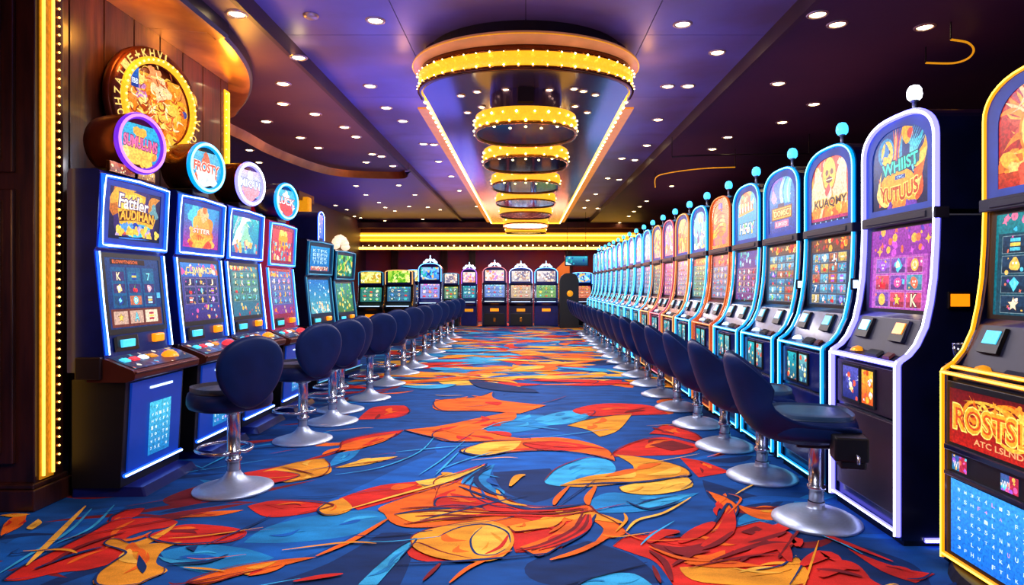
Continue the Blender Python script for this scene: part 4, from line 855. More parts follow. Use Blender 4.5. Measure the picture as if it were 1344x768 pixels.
# central ceiling strip as panels with open joints
b = MB(); b.box(-2.4,2.4,-2,24.6,3.757,3.8,1)
xs = [-2.3,-1.15,0,1.15,2.3]; ys = [-2+2.05*i for i in range(14)]
for i in range(4):
    for j in range(len(ys)-1): b.box(xs[i]+.004,xs[i+1]-.004,ys[j]+.004,min(24.5,ys[j+1])-.004,3.75,3.757,0)
struct('ceiling_centre', b, [M['ceil_c'], M['edge']], 'violet grey central ceiling strip with fine joints')
def arcpts(cx, cy, rx, ry, a0, a1, n): return [(cx+rx*cos(a0+(a1-a0)*i/n), cy+ry*sin(a0+(a1-a0)*i/n)) for i in range(n+1)]
out = [(-2.3,-2),(-2.3,12.6)] + [(-2.5,12.85),(-3.3,12.75),(-3.75,12.4),(-4.0,11.6),(-4.15,10.4),(-4.15,9.2),(-4.4,8.2),(-6.2,7.2),(-6.2,-2)]
struct('ceiling_left', flat(out, 3.6, 3.82), M['ceil_l'], 'brown lacquered soffit with rounded end')
b = MB(); e = out[1:11]
es = []
for i in range(len(e)-1):
    p0,p1,p2,p3 = [Vec(e[max(0,min(len(e)-1,i+k))]) for k in (-1,0,1,2)]
    for j in range(6):
        t=j/6; q=.5*((2*p1)+(p2-p0)*t+(2*p0-5*p1+4*p2-p3)*t*t+(3*p1-p0-3*p2+p3)*t*t*t); es.append((q.x,q.y))
es.append(e[-1])
n = len(es)
def off(P, d):
    o = []
    for i in range(len(P)):
        t = (Vec(P[min(len(P)-1,i+1)])-Vec(P[max(0,i-1)])).normalized(); o.append((P[i][0]-t.y*d, P[i][1]+t.x*d))
    return o
i1 = off(es, -.02); i2 = off(es, -.12)
b.add([(x,y,3.62) for x,y in i2]+[(x,y,3.53) for x,y in i1],[(i,i+1,n+i+1,n+i) for i in range(n-1)],1)
b.add([(x,y,3.53) for x,y in i1]+[(x,y,3.47) for x,y in es]+[(x,y,3.66) for x,y in off(es,.1)],[(i,i+1,n+i+1,n+i) for i in range(n-1)]+[(n+i,n+i+1,2*n+i+1,2*n+i) for i in range(n-1)],0)
struct('trim_1', b, [M['canopy'], M['edge']], 'rounded lip hanging at the end of the brown soffit')
b = MB(); b.box(-2.33,-2.285,-2,12.6,3.595,3.76); b.box(-2.34,-2.28,12.6,24.3,3.66,3.76); b.box(2.285,2.33,-2,24.3,3.595,3.76)
struct('trim_2', b, M['trimbrown'], 'dark shadow edges along the central ceiling strip')
struct('ceiling_rear', MB().box(-7,-2.3,7,24.6,3.72,3.8), M['ceil_f'], 'violet ceiling beyond the brown soffit')
struct('ceiling_right', MB().box(2.3,8,-2,24.6,3.6,3.8), M['ceil_r'], 'dark aubergine ceiling over the neon cabinets')
struct('wall_right', MB().box(7.4,7.6,-2,24.6,0,3.6), M['ceil_r'], 'dark wall far behind the neon cabinets')
struct('wall_back', MB().box(-7,7.6,24.3,24.6,0,3.8), M['redwall'], 'dim crimson wall behind the far row of machines')
struct('wall_front', MB().box(-7,7.6,-2.2,-2,0,3.8), M['violetwall'], 'dim wall behind the viewer')
b = MB(); b.box(-6.2,-6,7.2,24.3,0,3.75); struct('wall_rear', b, M['violetwall'], 'dim violet side wall beyond the soffit')

# wood wall of vertical boards, with its end post
b = MB(); y = 4.1
while y < 6.8:
    y1 = min(6.86, y+.37); b.box(-3.3,-3.15,y+.006,y1-.006,0,3.6); b.box(-3.3,-3.165,y,y1,0,3.6); y += .37
b.box(-6.2,-3.3,6.7,6.86,0,3.6)
struct('wall_left', b, M['wood'], 'walnut wall of tall vertical boards', .004)
b = MB(); b.box(-6.2,-2.96,3.9,4.15,0,3.75)
for x0,x1 in ((-3.52,-3.07),(-4.2,-3.62)):
    for z0,z1 in ((.28,1.93),(2.03,3.5)):
        b.box(x0,x1,3.87,3.905,z0,z1); 
        for w in (.035,):
            b.box(x0+w+.03,x1-w-.03,3.855,3.875,z0+w+.03,z1-w-.03)
b.box(-6.2,-2.925,3.85,4.18,0,.13); b.box(-6.2,-2.94,3.865,4.165,.13,.16)
struct('wall_pillar', b, M['wooddark'], 'dark mahogany pillar with framed panels and plinth', .008)
# vertical lights on the pillar
t = thing('light_strip','gold vertical light strip with two bright tubes on the mahogany pillar','light strip',(-2.95,4.0,.17))
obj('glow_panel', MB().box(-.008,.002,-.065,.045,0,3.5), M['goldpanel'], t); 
for yy in (-.05,.03): obj('light_tube', MB().tube([(.01,yy,.02),(.01,yy,3.48)],.009,8), M['ledpillar'], t)
bm = MB().lathe([(.001,-.008),(.008,0),(.001,.008)],8).mesh('bulb',[M['bulbdim']])
t = thing('bulb_string','vertical string of tiny warm bulbs beside the pillar light strip','string lights',(-2.955,4.095,.2))
obj('channel', MB().box(-.006,.0,-.02,.02,0,3.45), M['bronze'], t)
for i in range(62):
    o = link('bulb', bm, t); o.location = (.006,0,.03+.0552*i)
t = thing('light_strip','short gold light strip at the end of the walnut wall','light strip',(-3.14,6.8,.9))
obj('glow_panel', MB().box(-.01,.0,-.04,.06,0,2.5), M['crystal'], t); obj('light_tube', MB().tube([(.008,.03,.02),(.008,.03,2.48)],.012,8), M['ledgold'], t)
for i in range(30):
    o = link('bulb', bm, t); o.location = (.012,-.03,.05+.083*i)

# gilded canopy over the wood wall
edge = [(-2.57,-2),(-2.57,4.9),(-2.58,5.4),(-2.65,5.97),(-2.8,6.55),(-3.08,7.19),(-3.48,7.84),(-3.9,8.3),(-5.4,8.9)]
q = []
for i in range(len(edge)-1):
    p0,p1,p2,p3 = [Vec(edge[max(0,min(len(edge)-1,i+k))]) for k in (-1,0,1,2)]
    for j in range(6):
        tt=j/6; v=.5*((2*p1)+(p2-p0)*tt+(2*p0-5*p1+4*p2-p3)*tt*tt+(3*p1-p0-3*p2+p3)*tt*tt*tt); q.append((v.x,v.y))
q.append(edge[-1]); n = len(q)
inn = [(-3.2,min(y,6.9)) if y < 7 else (x-.5,y-.4) for x,y in q]
inn = [(max(-6,min(-3.2,x)),y) for x,y in inn]
b = MB()
b.add([(x,y,3.47) for x,y in q]+[(x-.06,y-.03,3.445) for x,y in q]+[(x,y,3.5) for x,y in inn],[(i,i+1,n+i+1,n+i) for i in range(n-1)]+[(n+i,n+i+1,2*n+i+1,2*n+i) for i in range(n-1)],0,None,True)
b.add([(x,y,3.47) for x,y in q]+[(x+.02,y+.02,3.5) for x,y in q]+[(x+.02,y+.02,3.63) for x,y in q],[(i,i+1,n+i+1,n+i) for i in range(n-1)]+[(n+i,n+i+1,2*n+i+1,2*n+i) for i in range(n-1)],1)
b.add([(x,y,3.5) for x,y in [(-6,6.86),(-3.2,6.86),(-3.4,7.4),(-3.98,7.9),(-6,8.5)]],[(0,1,2,3,4)],0)
struct('ceiling_canopy', b, [M['canopy'], M['edge']], 'gilded curved canopy over the walnut wall')

# round medallion sign on the wood wall
t = thing('wall_sign','large round gilded sign ringed by bulbs on the walnut wall','sign',(-2.96,5.2,2.79),radians(76))
R0 = .46
obj('sign_drum', MB().lathe([(.001,.13),(R0*.72,.13),(R0*.95,.07),(R0,.05),(R0,.02),(R0*.97,0),(.001,0)],56,(0,0,0),'y'), M['copper'], t)
rimmb = MB().lathe([(R0*.7,0),(R0*.7,-.02),(R0*.75,-.035),(R0*.93,-.03),(R0*.97,0)],56,(0,0,0),'y')
obj('glow_ring', MB().tube([(R0*.765*cos(2*pi*i/56),-.03,R0*.765*sin(2*pi*i/56)) for i in range(56)],.028,8,True), M['crystal'], t)
A = Art((-.33,-.004,-.33),(1,0,0),(0,-1,0),(0,0,1),.66,.66,77,True)
A.grad((225,110,20),(245,160,50))
for i in range(70):
    a = A.r.uniform(0,6.28); d = A.r.uniform(0,.46); A.blob(.5+d*cos(a),.5+d*sin(a),A.r.uniform(.02,.06),A.r.choice([(255,190,60),(240,120,20),(255,225,120),(190,70,15),(255,165,40),(240,140,60)]),14,.35)
A.blob(.25,.62,.06,(200,130,190)); A.blob(.55,.7,.09,(255,205,150)); A.blob(.45,.85,.07,(250,150,90)); A.disc_(.93,.5,.03,(50,70,150)); A.blob(.62,.45,.1,(255,200,80),18,.4)
for i in range(120):
    a = A.r.uniform(0,6.28); d = A.r.uniform(.05,.46); x, y = .5+d*cos(a), .5+d*sin(a); q = A.r.uniform(0,6.28); A.leaf(x,y,x+.13*cos(q),y+.13*sin(q),A.r.uniform(.005,.014),A.r.choice([(255,215,120),(220,90,40),(255,190,70),(150,60,30),(255,235,180)]),A.r.uniform(-.5,.5))
A.build('sign_face', t)
A = Art((-.17,-.03,.06),(1,0,0),(0,-1,0),(0,0,1),.07,.16,5); A.grad((20,60,150),(40,110,200),n=4); A.text('IBB',.5,.3,.8,(230,240,255),h=.25,bold=.02); A.k += 40
o = A.build('badge', t); o.location = (-.12,-.01,.02)
o = MB()
for i,g in enumerate('LVHK+E'):
    a = radians(100+22*i); vs, fs = text2d(g, .01)
    cx, cz = R0*.97*cos(a), R0*.97*sin(a)
A = Art((-.6,-.034,-.6),(1,0,0),(0,-1,0),(0,0,1),1.2,1.2,3); A.k = 30
for i in range(26):
    a = radians(80+11*i); A.text('LVHK+EITAZHO'[i%12],.5+.336*cos(a)*1.,.5+.336*sin(a),.04,(255,210,110),h=.05,bold=.02,rot=a-pi/2)
o_ = len(rimmb.v); rimmb.v += A.mb.v
for f_, c_ in zip(A.mb.f, A.mb.c): rimmb.f.append([i+o_ for i in f_]); rimmb.c.append(c_); rimmb.m.append(1); rimmb.s.append(False)
obj('rim_ring', rimmb, [M['copper'], M['art']], t)
for i in range(44):
    o = link('bulb', bm, t); a = 2*pi*i/44; o.location = (R0*.765*cos(a),-.062,R0*.765*sin(a)); o.scale = (1.2,1.2,1.2)
obj('wall_bracket', MB().box(-.2,.2,.12,.2,-.2,.2), M['black'], t)

# mirrored tray with its gold light strips
def trayline(a, bb, cy, y1, n=28): return [(-a,y1)]+[(-a*cos(pi*i/n), cy-bb*sin(pi*i/n)) for i in range(n+1)]+[(a,y1)]
o1 = trayline(1.06,.74,6.75,20.7)
b = MB(); b.prism([(x,y,3.35) for x,y in o1],[(x,y,3.75) for x,y in o1])
struct('ceiling_tray', b, M['tray'], 'long violet mirrored tray hung below the central ceiling')
bm2 = MB().lathe([(.001,-.02),(.02,0),(.001,.02)],8).mesh('bulb',[M['bulb']])
for sx,lab in ((-1,'gold bulb strip along the tray edge above the egg-backed stools'),(1,'gold bulb strip along the tray edge towards the bucket stools')):
    t = thing('light_strip',lab,'light strip',(sx*1.075,7.0,3.36),0,'bulb strips around the mirrored tray')
    obj('glow_panel', MB().box(-.02,.02,0,13.7,-.012,.10), M['ledgold'], t)
    obj('painted_glow', MB().box(min(0,sx*.16),max(0,sx*.16),.4,13.7,.012,.03), M['glowledge'], t)  # emissive slab standing in for the golden glow beside the bulb strip
    for i in range(64):
        o = link('bulb', bm2, t); o.location = (sx*.02,.06+13.6*i/63,-.01)
t = thing('light_strip','gold light strip across the far end of the tray','light strip',(0,20.712,3.36),0,'bulb strips around the mirrored tray')
obj('glow_panel', MB().box(-1.09,1.09,-.02,.02,-.03,.12), M['ledgold'], t)

# ------------------------------------------------------------------ chandelier
t = thing('chandelier','golden tiered chandelier of glowing rings under a round ceiling plate','chandelier',(0,6.4,2.95))
def el(a, bb, cy, z, n=64): return [(a*cos(2*pi*i/n), cy+bb*sin(2*pi*i/n), z) for i in range(n)]
oy = -6.4; oz = -2.95
def sh(P): return [(x,y+oy,z+oz) for x,y,z in P]
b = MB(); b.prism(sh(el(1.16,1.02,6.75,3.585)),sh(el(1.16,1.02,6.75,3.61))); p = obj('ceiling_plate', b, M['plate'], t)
obj('plate_edge', MB().tube(sh(el(1.165,1.025,6.75,3.585)),.006,6,True), M['goldglow'], p)
obj('ceiling_drum', MB().prism(sh(el(1.0,.9,6.75,3.61)),sh(el(1.0,.9,6.75,3.76))), M['edge'], p)
def band(a, bb, z0, z1, th=.03, n=40):
    o = [(-a*cos(pi*i/n), 6.75-bb*sin(pi*i/n)) for i in range(n+1)]; o = [(-a,6.95)]+o+[(a,6.95)]
    b = MB(); k = len(o); i_ = [(x*(1-th),y+th) for x,y in o]
    vs = sh([(x,y,z0) for x,y in o]+[(x,y,z1) for x,y in o]+[(x,y,z0) for x,y in i_]+[(x,y,z1) for x,y in i_])
    return b.add(vs,[(i,i+1,k+i+1,k+i) for i in range(k-1)]+[(2*k+i,2*k+i+1,i+1,i) for i in range(k-1)]+[(k+i,k+i+1,3*k+i+1,3*k+i) for i in range(k-1)],0,None,True)
cb = obj('crystal_band', band(1.11,.79,3.375,3.515), M['crystal'], t)
obj('upper_band', band(1.08,.76,3.515,3.585), M['bronze'], t); obj('lower_rim', band(1.12,.80,3.345,3.378), M['bronze'], t)
for z,nn in ((3.51,26),(3.385,26)):
    for i in range(nn):
        a = pi*(i+.5)/nn; o = link('bulb', bm2, cb); o.location = (-1.125*cos(a), 6.75-.805*sin(a)+oy, z+oz); s_ = rnd.uniform(.25,.6); o.scale = (s_,s_,s_)
def sup(a, bb, cy, z, n=64, ex=2.35):
    P = []
    for i in range(n):
        w = 2*pi*i/n; c, s_ = cos(w), sin(w)
        P.append((a*abs(c)**(2/ex)*(1 if c>=0 else -1), cy+bb*abs(s_)**(2/ex)*(1 if s_>=0 else -1), z))
    return P
obj('spine', MB().box(-.08,.08,.1,14.2,.25,.40), M['edge'], t)
for k,(y0,hw) in enumerate([(6.4,.535),(8.05,.56),(9.95,.56),(12.1,.58),(14.2,.60),(16.6,.60),(19.6,.62)]):
    L = ([8.05,9.95,12.1,14.2,16.6,19.6,20.6][k]-y0)*.33; cy = y0+L
    b = MB(); a_ = sup(hw,L,cy,2.95+.035); c_ = sup(hw,L,cy,3.13); m_ = sup(hw*1.02,L*1.02,cy,3.05)
    b.prism(sh(a_),sh(m_),0,True,False); b.prism(sh(m_),sh(c_),0,True,False)
    b.ring(sh(c_),sh(sup(hw*.68,L*.68,cy,3.14)))
    g = obj('tier_ring', b, M['crystal'], t)
    obj('mirror_underside', MB().prism(sh(sup(hw*.985,L*.985,cy,2.97)),sh(sup(hw*.985,L*.985,cy,2.995))), M['mirror'], g)
    obj('collar', MB().prism(sh(sup(hw*.7,L*.7,cy,3.135)),sh(sup(hw*.72,L*.72,cy,3.37))), M['tray'], g)
    tr = MB(); tr.tube(sh(sup(hw*1.0,L*1.0,cy,2.965)),.016,6,True); obj('bottom_trim', tr, M['gold'], g)
    nb = [26,18,10,8,6,5,4][k] if True else 0
    P = sup(hw*1.03,L*1.03,cy,2.985,nb*2)
    for i in range(nb*2 if k < 2 else nb*2):
        if i % 2 and k > 2: continue
        o = link('bulb', bm2, g); x,y,z = P[i]; o.location = (x,y+oy,(z if i%2 else z+.09)+oz); s_ = rnd.uniform(.4,.8); o.scale = (s_,s_,s_)
    for i in range(5 if k < 3 else 0):
        o = link('bulb', bm2, g); o.location = (hw*(-.6+.3*i), y0+L*(.35+.12*(i%2))+oy, 2.968+oz); o.scale = (.8,.8,.5)

# far bulkhead with light strips
b = MB(); b.box(-6,4.2,23.6,24.3,2.64,3.62); b.box(-6,4.2,23.2,23.6,3.42,3.62); b.box(-6,4.2,23.35,23.65,2.62,2.74)
struct('ceiling_beam', b, M['bulk'], 'brown bulkhead with gold light strips above the far row')
t = thing('light_strip','broad gold light strip across the far bulkhead','light strip',(0,23.52,3.05),0,'light strips across the far bulkhead')
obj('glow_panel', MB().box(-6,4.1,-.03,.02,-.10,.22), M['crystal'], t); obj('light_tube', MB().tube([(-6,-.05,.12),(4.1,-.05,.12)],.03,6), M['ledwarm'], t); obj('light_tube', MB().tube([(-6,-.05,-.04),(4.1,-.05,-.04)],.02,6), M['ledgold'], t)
for i in range(46):
    o = link('bulb', bm2, t); o.location = (-5.9+.22*i,-.05,-.26+rnd.uniform(-.02,.02)); s_ = rnd.uniform(.6,1.5); o.scale = (s_,s_,s_)
t = thing('light_strip','narrow gold light strip under the far bulkhead','light strip',(0,23.30,2.70),0,'light strips across the far bulkhead')
obj('light_tube', MB().box(-6,3.9,-.02,.02,-.045,.04), M['ledwarm'], t)
for k,x in enumerate((-3.05,-2.0,1.6,3.2,-4.9)):
    struct('trim_%d' % (3+k), MB().box(x-.12,x+.12,24.1,24.3,0,2.64), M['wooddark'], 'brown pilaster on the far wall')

# ------------------------------------------------------------------ downlights
def dl_rim(): return MB().lathe([(.062,.0),(.07,-.012),(.085,-.008),(.09,.0)],24)
def dl_lens(): return MB().lathe([(.001,-.012),(.04,-.010),(.062,.0)],20)
LAB = dict(soffit=('recessed downlight glowing in the brown soffit','downlights in the brown soffit',3.6), far=('tiny recessed downlight in the violet ceiling beyond the soffit','downlights in the violet ceiling',3.72),
  centre=('recessed downlight glowing in the violet grey central ceiling strip','downlights in the central ceiling strip',3.75), tray=('small downlight in the mirrored tray ahead of the gold rings','downlights in the mirrored tray',3.35), right=('recessed downlight glowing in the dark aubergine ceiling','downlights in the aubergine ceiling',3.6))
for zone,pts in DOWNLIGHTS.items():
    lab, grp, z = LAB[zone]
    for x,y in pts:
        t = thing('ceiling_downlight', lab, 'downlight', (x,y,z-.001), 0, grp)
        k = .55 if zone == 'tray' else (1.0 if y < 9 else 1.0); t.scale = (k,k,1)
        shared('rim','dlr',dl_rim,M['rim'],t); shared('lens','dll',dl_lens,M['lens'],t)
t = thing('smoke_detector','pale round smoke detector on the central ceiling strip','smoke detector',(-.92,5.7,3.749))
t.location = ((408-690)*850*2.4/(375-20)/850, 850*2.4/(375-20), 3.749)
obj('detector_body', MB().lathe([(.001,-.03),(.04,-.03),(.065,-.015),(.07,0)],20), M['rim'], t)

# suspended tracks in the dark ceiling
def pt(px, py, z): y = 850*(z-1.35)/(375-py); return ((px-690)*y/850, y, z)
def rail(name, lab, pts, r, m, zc):
    P = [Vec(p) for p in pts]; pp = []
    for i in range(len(P)-1):
        p0,p1,p2,p3 = [P[max(0,min(len(P)-1,i+k))] for k in (-1,0,1,2)]
        for j in range(6):
            u = j/6; pp.append(tuple(.5*((2*p1)+(p2-p0)*u+(2*p0-5*p1+4*p2-p3)*u*u+(3*p1-p0-3*p2+p3)*u*u*u)))
    b = MB(); b.tube(pp+[pts[-1]], r, 6)
    o = thing(name, lab, 'ceiling track', pts[0]); b.v = [tuple(Vec(v)-Vec(pts[0])) for v in b.v]
    obj('track', b, m, o)
    h = MB()
    for p in (pts[0], pts[-1]):
        d = Vec(p)-Vec(pts[0]); h.tube([tuple(d), (d.x,d.y,zc-pts[0][2])], .006, 6)
    obj('hanger', h, M['black'], o)
rail('ceiling_track','thin black ceiling track above the cyan cabinets',[pt(882,206,3.3),pt(940,203.5,3.3),pt(1062,202.5,3.3)],.012,M['black'],3.6)
rail('ceiling_track','slender gold ceiling track hooked at one end over the cabinets',[pt(860,246,3.3),pt(861,233,3.3),pt(878,227,3.3),pt(920,221.5,3.3),pt(965,219.5,3.3)],.009,M['goldglow'],3.6)
rail('curved_ceiling_lamp','curved hook of warm light in the dark ceiling corner',[pt(1215,82.5,3.45),pt(1250,83,3.45),pt(1270,77,3.45),pt(1278,66,3.45),pt(1270,56,3.45),pt(1248,52,3.45)],.009,M['goldglow'],3.6)
# ------------------------------------------------------------------ machines of the neon row
def R_(rows, cols, b0, b1, cell, edge, pal, **k): return lambda A: reels(A, rows, cols, b0, b1, cell, edge, pal, **k)
def G_(pal, b0, b1, word=None, wc=(255,240,190)): return lambda A: generic(A, pal, b0, b1, word, wc)
PINKCELL = [(200,80,160),(130,80,180),(225,80,110),(160,110,210),(90,160,190)]
TEALCELL = [(60,150,200),(110,185,225),(45,110,165),(190,110,85),(215,190,110)]
rowR = [
 ('slot machine edged in yellow neon with a blazing sun marquee, nearest the viewer','yellow',m_sun,R_(4,3,(10,90,110),(20,130,140),(30,60,90),(16,70,90),CANDY,head=.2,headpal=[(240,120,160),(60,190,240),(250,200,220)]),None),
 ('slot machine edged in white violet neon with a flame and teal banner marquee','white',m_flame,R_(3,3,(120,40,150),(160,60,170),(120,50,110),(190,90,190),CANDY,head=.34,headpal=[(255,190,80),(220,90,220),(90,60,190),(255,120,80)],cellpal=PINKCELL,mx=.1),None),
 ('cyan neon slot machine with a red marquee showing a golden grinning mask','cyan',m_mask,R_(5,4,(40,60,90),(120,70,50),(60,110,150),(50,60,90),CANDY,head=.2,headpal=WARM,cellpal=TEALCELL),None),
 ('cyan neon slot machine with pink smoke and a gold plaque in its marquee','cyan',m_smoke,R_(6,3,(50,80,110),(110,80,70),(80,140,140),(60,70,90),JUNG+CANDY,head=.16,headpal=WARM,cellpal=TEALCELL),None),
 ('cyan neon slot machine with an orange temple in its blue marquee','cyan',m_temple,R_(4,4,(130,60,120),(30,60,160),(110,70,120),(120,80,140),CANDY,head=.34,headpal=COOL,foot=.12),None),
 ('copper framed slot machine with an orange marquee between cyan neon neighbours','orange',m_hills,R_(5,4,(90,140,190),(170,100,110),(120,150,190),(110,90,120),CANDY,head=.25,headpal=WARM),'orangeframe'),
 ('cyan neon slot machine with a white beaded figure marquee behind the copper framed one','cyan',G_(COOL+[(250,210,120),(255,250,235)],(30,150,200),(120,200,220)),R_(6,4,(60,120,140),(180,110,60),(110,150,120),(70,120,130),JUNG,head=.18,headpal=WARM),None),
 ('gold edged slot machine with an amber marquee, beyond the copper framed cabinet','gold',G_(WARM,(220,110,130),(250,170,70)),R_(6,4,(150,120,170),(190,150,180),(170,140,170),(150,120,150),CANDY,head=.16),None),
 ('rose edged slot machine with a pink marquee, just beyond the gold edged one','rose',G_(CANDY,(210,110,150),(230,150,170)),R_(6,4,(160,70,150),(190,100,170),(170,90,150),(150,80,150),CANDY,head=.16),None),
 ('gold edged slot machine with a yellow and violet marquee, past the rose edged one','gold',G_(WARM+[(150,90,190)],(150,110,170),(240,200,110)),R_(6,4,(60,70,120),(120,110,90),(90,100,110),(60,80,110),JUNG,head=.16),None),
]
pals = [COOL, CANDY, COOL+CANDY, JUNG+COOL, WARM+COOL]
ords = ['eleventh','twelfth','thirteenth','fourteenth','fifteenth','sixteenth','seventeenth','eighteenth','nineteenth','twentieth','twenty-first','twenty-second']
hue = ['mint and peach','lavender','pale violet','teal and red','sky blue','aqua','pale cyan','blue and white','turquoise','powder blue','icy blue','deep cyan']
for i in range(11):
    b0 = [(60,160,170),(130,140,220),(160,150,210),(40,160,180),(60,150,220),(50,190,220),(110,210,230),(60,130,230),(40,180,190),(110,170,220),(130,200,240)][i]
    rowR.append(('cyan edged slot machine with a %s marquee, %s along its row' % (hue[i], ords[i]),'cyan',G_(pals[i%5],b0,tuple(min(255,c+40) for c in b0)),R_(5,3,(60,110,170),(120,120,170),(90,130,170),(60,100,150),pals[(i+1)%5],head=.16),None))
XR = 1.93
for k,(lab,neo,pa,re,fr) in enumerate(rowR):
    yc = 3.345+.85*(k-1)+.37 if k else 2.755
    t = curved_machine((XR,yc,0),lab,neo,pa,re,near=k<2,frame=M[fr] if fr else None,low='full' if k in (0,1) else 'lit',seed=100+7*k,group='slot machines in the neon edged row',nloop=.0165 if k == 1 else (.0095 if k == 0 else .0115))
    if k == 0:
        t.location.x = 2.005
        # arcade style lower front
        for ch in list(t.children):
            if ch.name.split('.')[0] in ('front_panel','window_frame','bill_display'): bpy.data.objects.remove(ch)
        x = .335
        obj('front_panel', MB().box(-x,x,.004,.03,.08,.9), M['black'], t, .004)
        obj('front_rail', MB().box(-x,x,-.012,.01,.575,.60).box(-x,x,-.012,.01,.455,.475), M['cab'], t, .004)
        obj('neon_tube', MB().glow([(-.33,.03,.965),(.33,.03,.965)],.010), NEON['yellow'], t)
        A = Art((-.31,.002,.615),(1,0,0),(0,-1,0),(0,0,1),.62,.255,31)
        A.grad((190,30,15),(110,16,14))
        for i in range(30): A.leaf(A.r.uniform(.1,.9),A.r.uniform(.3,.5),A.r.uniform(.1,.9),A.r.uniform(.6,.95),.012,A.r.choice([(255,150,30),(230,90,20),(255,190,60)]),A.r.uniform(-.3,.3))
        A.text('ROSTSIX',.47,.5,.84,(255,170,40),h=.42,bold=.035,out=(255,230,110),ob=.075); A.text('ROSTSIX',.47,.5,.8,(220,80,20),h=.34,bold=.0)
        A.confetti(10,[(255,210,80),(255,150,40)],.01,.02,(.3,.72,.75,.92)); A.text('ATC LSLND SSL',.58,.14,.62,(255,170,110),h=.1,bold=.02); A.build('title_display',t)
        for q,x0 in enumerate((-.29,.02)):
            A = Art((x0,.0,.49),(1,0,0),(0,-1,0),(0,0,1),.1,.07,60+q); A.grad((30,120,170),(60,90,160),n=4); A.rect(.5,0,1,1,(190,40,70)); A.confetti(10,CANDY,.006,.014); A.text('W1',.3,.4,.4,(240,240,255),h=.4,bold=.02); A.build('bill_display',t)
        A = Art((-.30,.001,.10),(1,0,0),(0,-1,0),(0,0,1),.60,.345,71); glyph_grid(A,7,12,(20,110,220),(50,150,235),(205,235,255),s=.42)
        A.build('glyph_display',t,M['arthot'])
        obj('foot_plate', MB().prism([(.40*cos(2*pi*i/32),.13+.22*sin(2*pi*i/32),0) for i in range(32)],[(.38*cos(2*pi*i/32),.13+.2*sin(2*pi*i/32),.05) for i in range(32)]), M['black'], t, .008)
        obj('cup_holder', MB().box(-.47,-.37,.08,.17,.955,.965).box(-.47,-.37,.16,.17,.9,.965), M['black'], t, .003)
    if k == 1:
        side_badge(t, M['orange'], .305, 1.275, .048, .032)
        obj('neon_tube', MB().glow([(W/2+.006,.13,.035),(W/2+.006,.36,.035)],.013,8,False,(1,0,0)), NEON['white'], t)
        obj('side_seam', MB().box(W/2,W/2+.003,.2,.76,1.715,1.722), M['steel'], t)
    if k in (2,3): side_badge(t, M['whitebtn'], .2, 1.36, .016, .026)
g = thing('drinking_glass','small smoked glass tumbler beside the yellow edged machine','glass',(2.005+.125,2.755+.42,.966))
obj('tumbler', MB().lathe([(.001,.0),(.028,.0),(.036,.1),(.033,.1),(.026,.008),(.001,.008)],20), M['glass'], g); obj('glass_rim', MB().tube([(.0345*cos(i*.3142),.0345*sin(i*.3142),.1) for i in range(20)],.002,6,True), M['chrome'], g)

# stools of the neon row
firsts = ['bucket stool at the white violet neon machine, nearest the viewer','navy bucket stool at the cyan machine with the golden mask marquee','navy bucket stool at the cyan machine with the pink smoke marquee','navy bucket stool at the cyan machine with the temple marquee','navy bucket stool at the copper framed machine','navy bucket stool just beyond the one at the copper framed machine','navy bucket stool at the gold edged machine with the amber marquee','navy bucket stool at the rose edged machine','navy bucket stool just beyond the one at the rose edged machine']
nth = ['tenth','eleventh','twelfth','thirteenth','fourteenth','fifteenth','sixteenth','seventeenth','eighteenth']
angs = [0,.06,-.04,.03,0,-.05,.04,.0,.05]
protoR = None
for k in range(18):
    lab = firsts[k] if k < 9 else 'navy bucket stool, %s from the near end along the neon row' % nth[k-9]
    loc = (1.66,3.70+.85*k,0); rz = radians(-104)+angs[k%9]
    if protoR is None: t = protoR = make_bucket_stool(lab,loc,rz)
    else:
        t = copy_tree(protoR); t.location = loc; t.rotation_euler = (0,0,rz); t['label'] = lab
b = MB(); b.box(.19,.32,.03,.20,.43,.56); b.box(.2,.31,.06,.19,.39,.44)
br = obj('side_bracket', b, M['black'], protoR, .012)
lv = obj('lever', MB().tube([(.31,.14,.47),(.345,.14,.46),(.345,.14,.43)],.008,6), M['chrome'], br)

